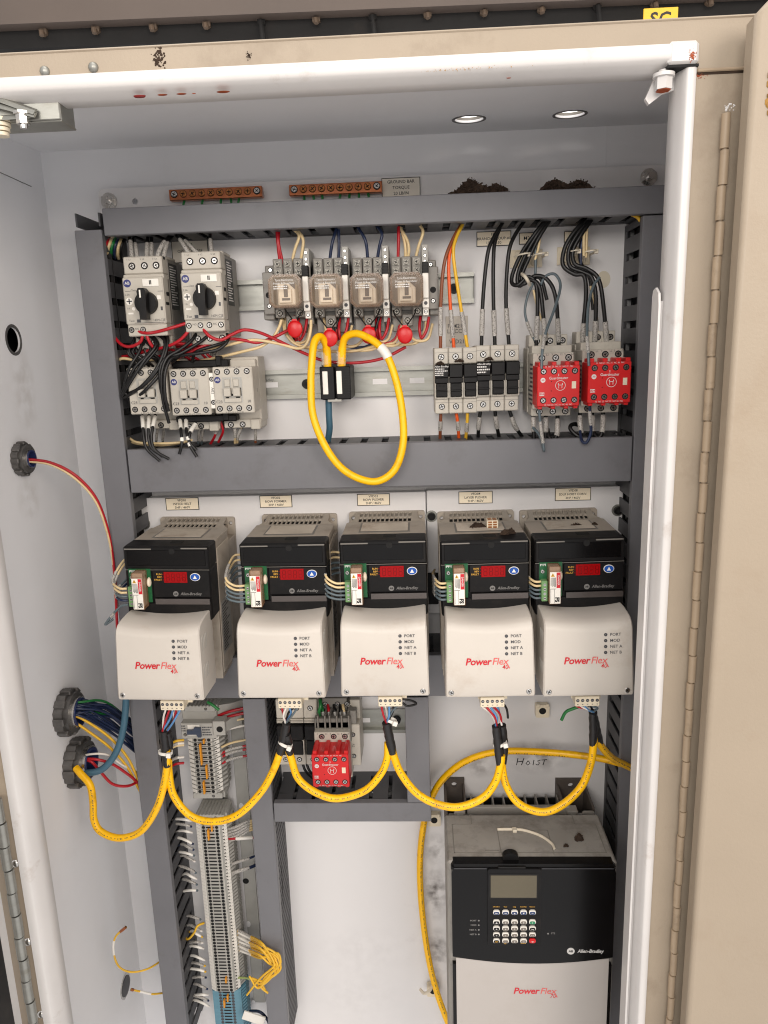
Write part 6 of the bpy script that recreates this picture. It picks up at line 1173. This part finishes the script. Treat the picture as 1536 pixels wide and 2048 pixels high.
# ------------------------------------------------------------------ terminal strips
def term_block(depth=48, col='lightgrey'):
    t = thing('terminal_block', 'x', 'terminal block', (0, 0, 0)); p = 2.55; b = MB()
    b.prism([(-21, -9), (-22, -30), (-18, -44), (-11, -depth), (15, -depth), (22, -40), (23, -14), (20, -9)], -p, p, 'xy'); b.prism([(22, -38), (27, -30), (27, -14), (22, -12)], -p * .8, p * .4, 'xy'); b.obj('block_body', col, t)
    for x in (-7, 11):
        k = MB(); k.cyl((x, -depth - .12, 0), 'y', 2.3, .3, 14); k.obj('entry_hole', 'void' if col != 'blueterm' else 'ink_dark', t)
    k = MB(); k.box(-3.5, 7, -depth - .15, -depth + .1, -1.1, 1.1); k.box(-3.5, 7.5, -depth - .12, -depth + .1, -.5, .5); k.obj('bridge_slot', 'void', t)
    if col != 'blueterm':
        k = MB(); k.prism([(14.6, -depth - .3), (22.4, -39.8), (21.9, -39.3), (14.2, -depth + .3)], -p + .15, p - .15, 'xy'); m = k.obj('marker_tag', 'white', t)
        k = MB(); k.box(17.0, 19.6, -45.4, -43.9, -.35, .35); k.obj('marker_print', 'ink', m)
        k = MB(); k.prism([(-11.2, -depth - .2), (-18.2, -44), (-17.8, -43.4), (-11, -depth + .3)], -p + .2, p - .2, 'xy'); k.obj('marker_tag', 'white', t)
    return t
tbx = TX
zt1 = P(403, 1480, 48).z; zb1 = P(411, 1583, 48).z; pit = (zt1 - zb1) / 12
TB = term_block(); first = True
orange_up = {1: 'o', 2: 'o', 3: 'o', 4: 'o', 5: 'o'}
n_ = ('top', 'second', 'third', 'fourth', 'fifth', 'sixth', 'seventh', 'eighth', 'ninth', 'tenth', 'eleventh', 'twelfth', 'lowest')
for i in range(13):
    o = TB if i == 0 else copy_tree(TB); o.location = Vector((tbx, 0, zt1 - i * pit)) * .001
    o['label'] = 'light grey terminal block, %s of the short upper strip' % n_[i]; o['group'] = 'terminal blocks of the short upper strip'
z0 = P(413, 1648, 48).z; zE = P(452, 1980, 48).z; nL = int(round((z0 - zE) / 5.2)); pl_ = (z0 - zE) / nL
for i in range(nL + 1):
    o = copy_tree(TB); o.location = Vector((tbx, 0, z0 - i * pl_)) * .001; o['label'] = 'light grey terminal block in the long lower terminal strip'; o['group'] = 'terminal blocks of the long lower strip'
BT = term_block(44, 'blueterm')
for i in range(16):
    o = BT if i == 0 else copy_tree(BT); o.location = Vector((tbx, 0, zE - 8 - i * 5.2)) * .001; o['label'] = 'blue terminal block at the bottom of the long terminal strip'; o['group'] = 'blue terminal blocks'
for (x, za, zb, lb) in ((-1, zt1 - pit * .6, zt1 - pit * 5.4, 'tall orange bridge high on the upper terminal strip'), (4.5, zt1 + 3, zt1 - pit * .5, 'tiny orange bridge at the top of the upper terminal strip'), (4.5, zt1 - pit * 5.6, zt1 - pit * 8.6, 'thin orange bridge halfway down the upper terminal strip'), (-1, zt1 - pit * 9.3, zt1 - pit * 12.2, 'short orange bridge low on the upper terminal strip'), (4.5, z0 + 8, z0 - pl_ * 1.6, 'thin orange bridge at the top of the lower terminal strip'), (-1, z0 - pl_ * 1.2, z0 - pl_ * 4.2, 'orange bridge near the top of the lower terminal strip'), (4.5, zE + 24, zE + 16, 'small orange bridge just above the blue blocks'), (4.5, zE - 6, zE - 16, 'upper orange bridge on the blue blocks'), (-1, zE - 14, zE - 26, 'lower orange bridge on the blue blocks')):
    b = MB(); c = (za + zb) / 2; h = abs(za - zb) / 2; b.box(-1.1, 1.1, -5.5, 0, -h, h, .4); tag(b.obj('jumper_bridge', 'orange', loc=(tbx + x + 1, -47.5, c)), lb, 'jumper', 'orange jumper bridges')
# end bracket and head modules of the strips
q = P(398, 1452, 52); t = thing('feed_module', 'grey feed module with dark lever heading the upper terminal strip', 'module', (tbx, 0, zt1 + 4)); zt_ = 0
b = MB(); b.box(-23, 24, -52, -9, 0, 22, .8); b.prism([(24, -9), (24, -54), (34, -54), (40, -40), (52, -30), (58, -9)], 8, 22, 'xy'); b.box(20, 36, -55, -40, 6, 26, .8); b.box(-24, 22, -40, -9, 20, 40, .8); b.prism([(-24, -9), (-24, -36), (18, -36), (40, -28), (62, -12), (62, -9)], 22, 38, 'xy'); b.obj('module_body', 'lightgrey', t)
b = MB(); b.prism([(-14, 8), (-2, 8), (0, 4), (4, 4), (4, 17), (-4, 18), (-6, 14), (-14, 14)], -56, -51, 'xz'); b.obj('release_lever', mat('slate_lever', (62, 72, 92), .4), t)
b = MB(); b.cyl((29, -55.3, 15), 'y', 4.2, .6, 18); b.obj('test_hole', 'void', t); terminals(t, (-18,), 6, -52, 1.8, 2.3); small_lines(t, 5, 19, 4, 18, -52.1, 4, 'ink_dark', 6); small_lines(t, -22, -15, 10, 20, -52.1, 3, 'ink_dark', 7)
b = MB(); b.box(-14, 2, -52.4, -52, 5, 20, .2); b.obj('lever_field', 'white', t)
for (zc, lb) in ((zt1 - pit * 13 - 1, 'grey end bracket closing the upper terminal strip'), (z0 + 9, 'grey ribbed end bracket on top of the lower terminal strip'), (zt1 + 44, 'grey ribbed end bracket under the leftmost drive')):
    t = thing('end_bracket', lb, 'bracket', (tbx, 0, zc)); b = MB(); b.box(-18, 22, -46, -9, -5, 3, .8)
    for i in range(8): b.box(-16 + i * 4.6, -13.4 + i * 4.6, -46.6, -12, 2.5, 4.2, .3)
    b.box(12, 24, -40, -12, -7, 2, .6); b.obj('bracket_body', 'lightgrey', t); terminals(t, (10,), -1, -46, 1.5, 2)
# wires of the terminal strips
rnd = random.Random(33)
ri = [(1428, 'wred', 2.0), (1438, 'wred', 2.0), (1449, 'wcream', 1.5), (1463, 'wwhite', 1.6), (1492, 'wcream', 1.6), (1504, 'wred', 1.7), (1511, 'wred', 1.7), (1524, 'wred', 1.7)]
for i, (py, m_, r) in enumerate(ri):
    y1 = py + 6; q0 = P(430 + (y1 - 1440) * .1, y1, 34); q1 = P(462, py - 6, 34); q2 = P(500, py - 14, 30); q3 = P(520, py - 18, 24)
    w3('strip_wire', '%s wire from the upper terminal strip to the centre duct, %s from the top' % ({'wred': 'red', 'wcream': 'cream', 'wwhite': 'white'}[m_], n_[i] if i else 'first'), 'right hand wires of the upper terminal strip', [q0, q1, q2, q3], r, m_, ((.2, .6),) if i > 4 else ())
for i in range(5):
    y = 1648 + i * 6; w3('strip_wire', 'cream sleeved wire fanning from the top of the lower strip to the centre duct', 'cream fan of the lower terminal strip', [P(452, y + 12, 34), P(475, y + 4, 38), P(497, 1642 + i * 5, 34), P(520, 1640 + i * 4, 24)], 1.5, 'wcream', ((.1, .7),))
w3('strip_wire', 'red wire with wide white marker right of the lower strip', None, [P(452, 1677, 34), P(475, 1677, 40), P(505, 1675, 36), P(525, 1674, 24)], 1.9, 'wred', ((.3, .68),), mm='white')
for i, y in enumerate((1722, 1740, 1742)): w3('strip_wire', 'dark blue wire with pale sleeve right of the lower strip', 'dark blue wires right of the lower strip', [P(458, y + 8, 34), P(480, y, 38), P(500, y - 6, 34), P(528, y - 18, 22)], 1.6, 'navy', ((.1, .6),))
for i in range(10):
    y = 1858 + i * 4.6; f = i / 9; jx = rnd.uniform(-4, 6)
    w3('spare_wire', 'bent back yellow spare wire with sleeve beside the lower strip', 'bunch of yellow spare wires beside the lower strip', [P(472 + i * .5, y, 32), P(496 + jx, y + 13 - f * 5, 48), P(520 + jx, 1884 + i * 3.6, 80), P(538 + (i * 3 % 7) * 2.6, 1906 + (i * 5 % 9) * 2.6, 86), P(547 + (i * 3 % 7) * 2.4, 1922 + (i * 7 % 9) * 2.2, 90), P(548 + (i * 3 % 7) * 1.6, 1932 + (i * 7 % 9) * 2.2, 92), P(541 + (i * 3 % 7) * 1.4, 1939 + (i * 7 % 9) * 2, 92), P(520 - f * 4 + (i * 3 % 7) * 2, 1957 + (i * 5 % 9) * 2.4, 89), P(494 + (i * 3 % 10) * 4.6, 1990 - (i * 7 % 10) * 4.2, 84)], 1.45, 'wyellow', ((.03, .2),), mm='white' if i % 2 else 'mark')
w3('spare_wire', 'pale green spare wire hanging right of the blue terminals', None, [P(470, 1955, 40), P(500, 1958, 46), P(528, 1978, 50), P(541, 2005, 50), P(545, 2026, 50)], 1.5, 'wpale')
for i in range(34):
    y = 1640 + i * 11.6; xl = 378 + (y - 1640) * .098
    if 1795 < y < 1836 or i % 5 == 3: continue
    m_ = rnd.choice(('wwhite', 'wwhite', 'wgrey', 'navy', 'wyellow' if y > 1840 else 'wwhite'))
    a = rnd.uniform(-2, 9); ln = rnd.uniform(16, 30)
    w3('strip_wire', ('white' if m_ == 'wwhite' else 'grey' if m_ == 'wgrey' else 'navy blue' if m_ == 'navy' else 'yellow') + ' ferruled wire entering the left side of the lower terminal strip', 'left hand wires of the lower strip ' + m_[1:], [P(xl + 4, y + 2, 38), P(xl - 8, y - a * .6, 42), P(xl - ln, y - a * 1.4, 34), P(xl - ln - 12, y - a * 1.2 + 4, 20)], 1.45, m_, ((.08, .55),), mm='mark' if i % 2 else 'white', seg=4)
for i, (y, m_) in enumerate(((1480, 'wyellow'), (1486, 'wwhite'), (1490, 'wcream'), (1514, 'wwhite'), (1526, 'wred'))):
    w3('strip_wire', {'wyellow': 'yellow', 'wwhite': 'white', 'wcream': 'cream', 'wred': 'red'}[m_] + ' wire entering the upper strip from the left, ' + ('first', 'second', 'third', 'fourth', 'fifth')[i] + ' down', 'left hand wires of the upper strip', [P(368, y, 38), P(352, y + 2, 42), P(338, y + 10, 34), P(326, y + 16, 20)], 1.7, m_, ((.15, .5),) if m_ == 'wwhite' else ())
w3('strip_wire', 'yellow looped wire left of the lower strip middle', None, [P(408, 1846, 40), P(395, 1852, 48), P(388, 1866, 48), P(376, 1878, 44), P(366, 1870, 34), P(362, 1860, 24)], 1.6, 'wyellow')
q = P(505, 2035, 60); b = MB(); b.tf = Matrix.Translation(q) @ Matrix.Rotation(.35, 4, 'Y'); b.box(-14, 18, -1.5, 1.5, -7, 7, .6); b.box(2, 26, -4, -1.8, -20, -8, .6); tag(b.obj('wire_flag', 'white'), 'pair of white printed wire flags at the bottom right of the blue terminals', 'tag', None)
w3('flag_wire', 'navy wire holding the white flags at the bottom', None, [P(500, 2022, 40), P(520, 2024, 50), P(535, 2040, 52), P(540, 2060, 50)], 2.0, 'navy')
# ------------------------------------------------------------------ relay niche devices
q = P(594, 1470, 66); t = thing('fuse_holder', 'grey and black three pole fuse holder in the niche below the second drive', 'fuse holder', (q.x, 0, q.z)); b = MB()
b.box(-27, 27, -50, -9, -46, 44, .8)
for i in range(3):
    x = -26.5 + i * 17.7; b.box(x + .2, x + 17.4, -60, -48, 20, 46, 1); b.box(x + .2, x + 17.4, -60, -48, -46, -31, 1)
    for k in range(3): b.box(x + .5, x + 17, -61, -58, 14 + k * 2, 15.2 + k * 2)
    b.box(x + 14, x + 17, -64, -50, -30, -4, .4)
b.obj('body', 'dev', t); xs = [-26.5 + 17.7 * i + 8.9 for i in range(3)]; terminals(t, xs, 34, -60, 2.8, 3.6); terminals(t, xs, -38, -60, 2.6, 3.4)
for x in xs: b = MB(); b.box(x - 8.2, x + 8.2, -66, -48, -8, 12, .8); b.box(x - 6.6, x + 6.6, -65, -48, -29, -9, .8); b.obj('fuse_handle', 'black', t)
safety_contactor('red fronted safety contactor in the niche below the drives', 661, 1541, 112, True)
q = P(706, 1475, 60); t = thing('auxiliary_block', 'narrow grey auxiliary block right of the niche safety contactor', 'contact block', (q.x, 0, q.z)); b = MB(); b.box(-6, 9, -60, -9, -40, 18, .8); b.box(-4, 9, -44, -9, 18, 44, .8); b.obj('block_body', 'dev', t); terminals(t, (0,), 4, -60, 2.2, 3.2); terminals(t, (0,), -26, -60, 2.2, 3.2); text('lettering', 'A2', 3, (0, -60.3, -11), 'ink_dark', t, rot=math.pi / 2); b = MB(); b.box(-5.5, 5.5, -62, -50, 20, 38, .8); b.obj('dark_cap', 'sock', t)
q = P(667, 1455, 70); t = thing('overload_block', 'grey three way terminal block above the niche safety contactor', 'contact block', (q.x, 0, q.z)); b = MB(); b.box(-24, 22, -70, -9, -20, 12, .8); b.box(-16, 16, -50, -9, 12, 30, .8)
for x in (-20, -5, 10):
    for dx in (0, 9): b.box(x + dx, x + dx + 2, -74, -40, -6, 18, .4)
b.obj('block_body', 'dev_dark', t); terminals(t, (-12, 4, 16), 22, -50, 2.6, 3.4)
for i, (x, m_) in enumerate(((648, 'wgreen'), (660, 'wred'), (672, 'wblack'), (684, 'wblack'), (690, 'wcream'))):
    w3('niche_wire', ('green', 'red', 'left black', 'right black', 'cream')[i] + ' sleeved wire above the niche safety contactor', 'wires above the niche contactor', [P(x - 6, 1400, 40), P(x - 3, 1418, 56), P(x, 1436, 60), P(x + 1, 1450, 56)], 1.9, m_, ((.5, .9),))
w3('niche_wire', 'thick green wire dropping beside the niche contactor', None, [P(640, 1400, 60), P(641, 1412, 66), P(638, 1424, 66), P(640, 1434, 60)], 2.2, 'wgreen')
for i, x in enumerate((608, 616)): w3('niche_wire', 'black wire sagging below the niche fuse holder', 'black wires below the niche fuse holder', [P(x - 4, 1522, 50), P(x + 2, 1540, 50), P(x + 16, 1555, 40), P(x + 30, 1560, 30)], 1.8, 'wblack')
b = MB(); q = P(703, 1406, 20); b.box(-6, 6, -20, 0, -9, 9, 1); b.cyl((0, -20.5, 0), 'y', 4, .8, 16); tag(b.obj('dark_clip', 'dev_dark', loc=(q.x, 0, q.z)), 'dark grey clip above the niche rail', 'clip')
# cable clamps on the plate
for x, y, lb in ((1083, 1415, 'cream cable clamp between the fourth and rightmost drive'), (868, 1632, 'cream cable clamp at the corner of the niche duct'), (866, 1972, 'cream cable clamp holding the yellow cable beside the large drive')):
    q = P(x, y, 2); t = thing('cable_clamp', lb, 'clamp', q, 'cream cable clamps on the plate'); b = MB(); b.prism(rrect(-9, 9, -10, 8, 2), -9, 0); b.box(-8, -4, -13, -8, 6, 11, .8); b.box(4, 8, -13, -8, 6, 11, .8); b.obj('clamp_body', 'cream', t); b = MB(); b.cyl((0, -9.3, -.5), 'y', 4.6, .6, 18); b.obj('clamp_hole', 'void', t)
q = P(851, 1975, 28); b = MB(); b.tube(crom([(-8, 0, -3), (-2, -8, -2), (6, -6, 1), (10, 2, 2)], 5), 2.2, 6, flat=.6); tag(b.obj('cable_tie', 'natural', loc=q), 'natural cable tie strapping the long yellow cable to its clamp', 'cable tie')
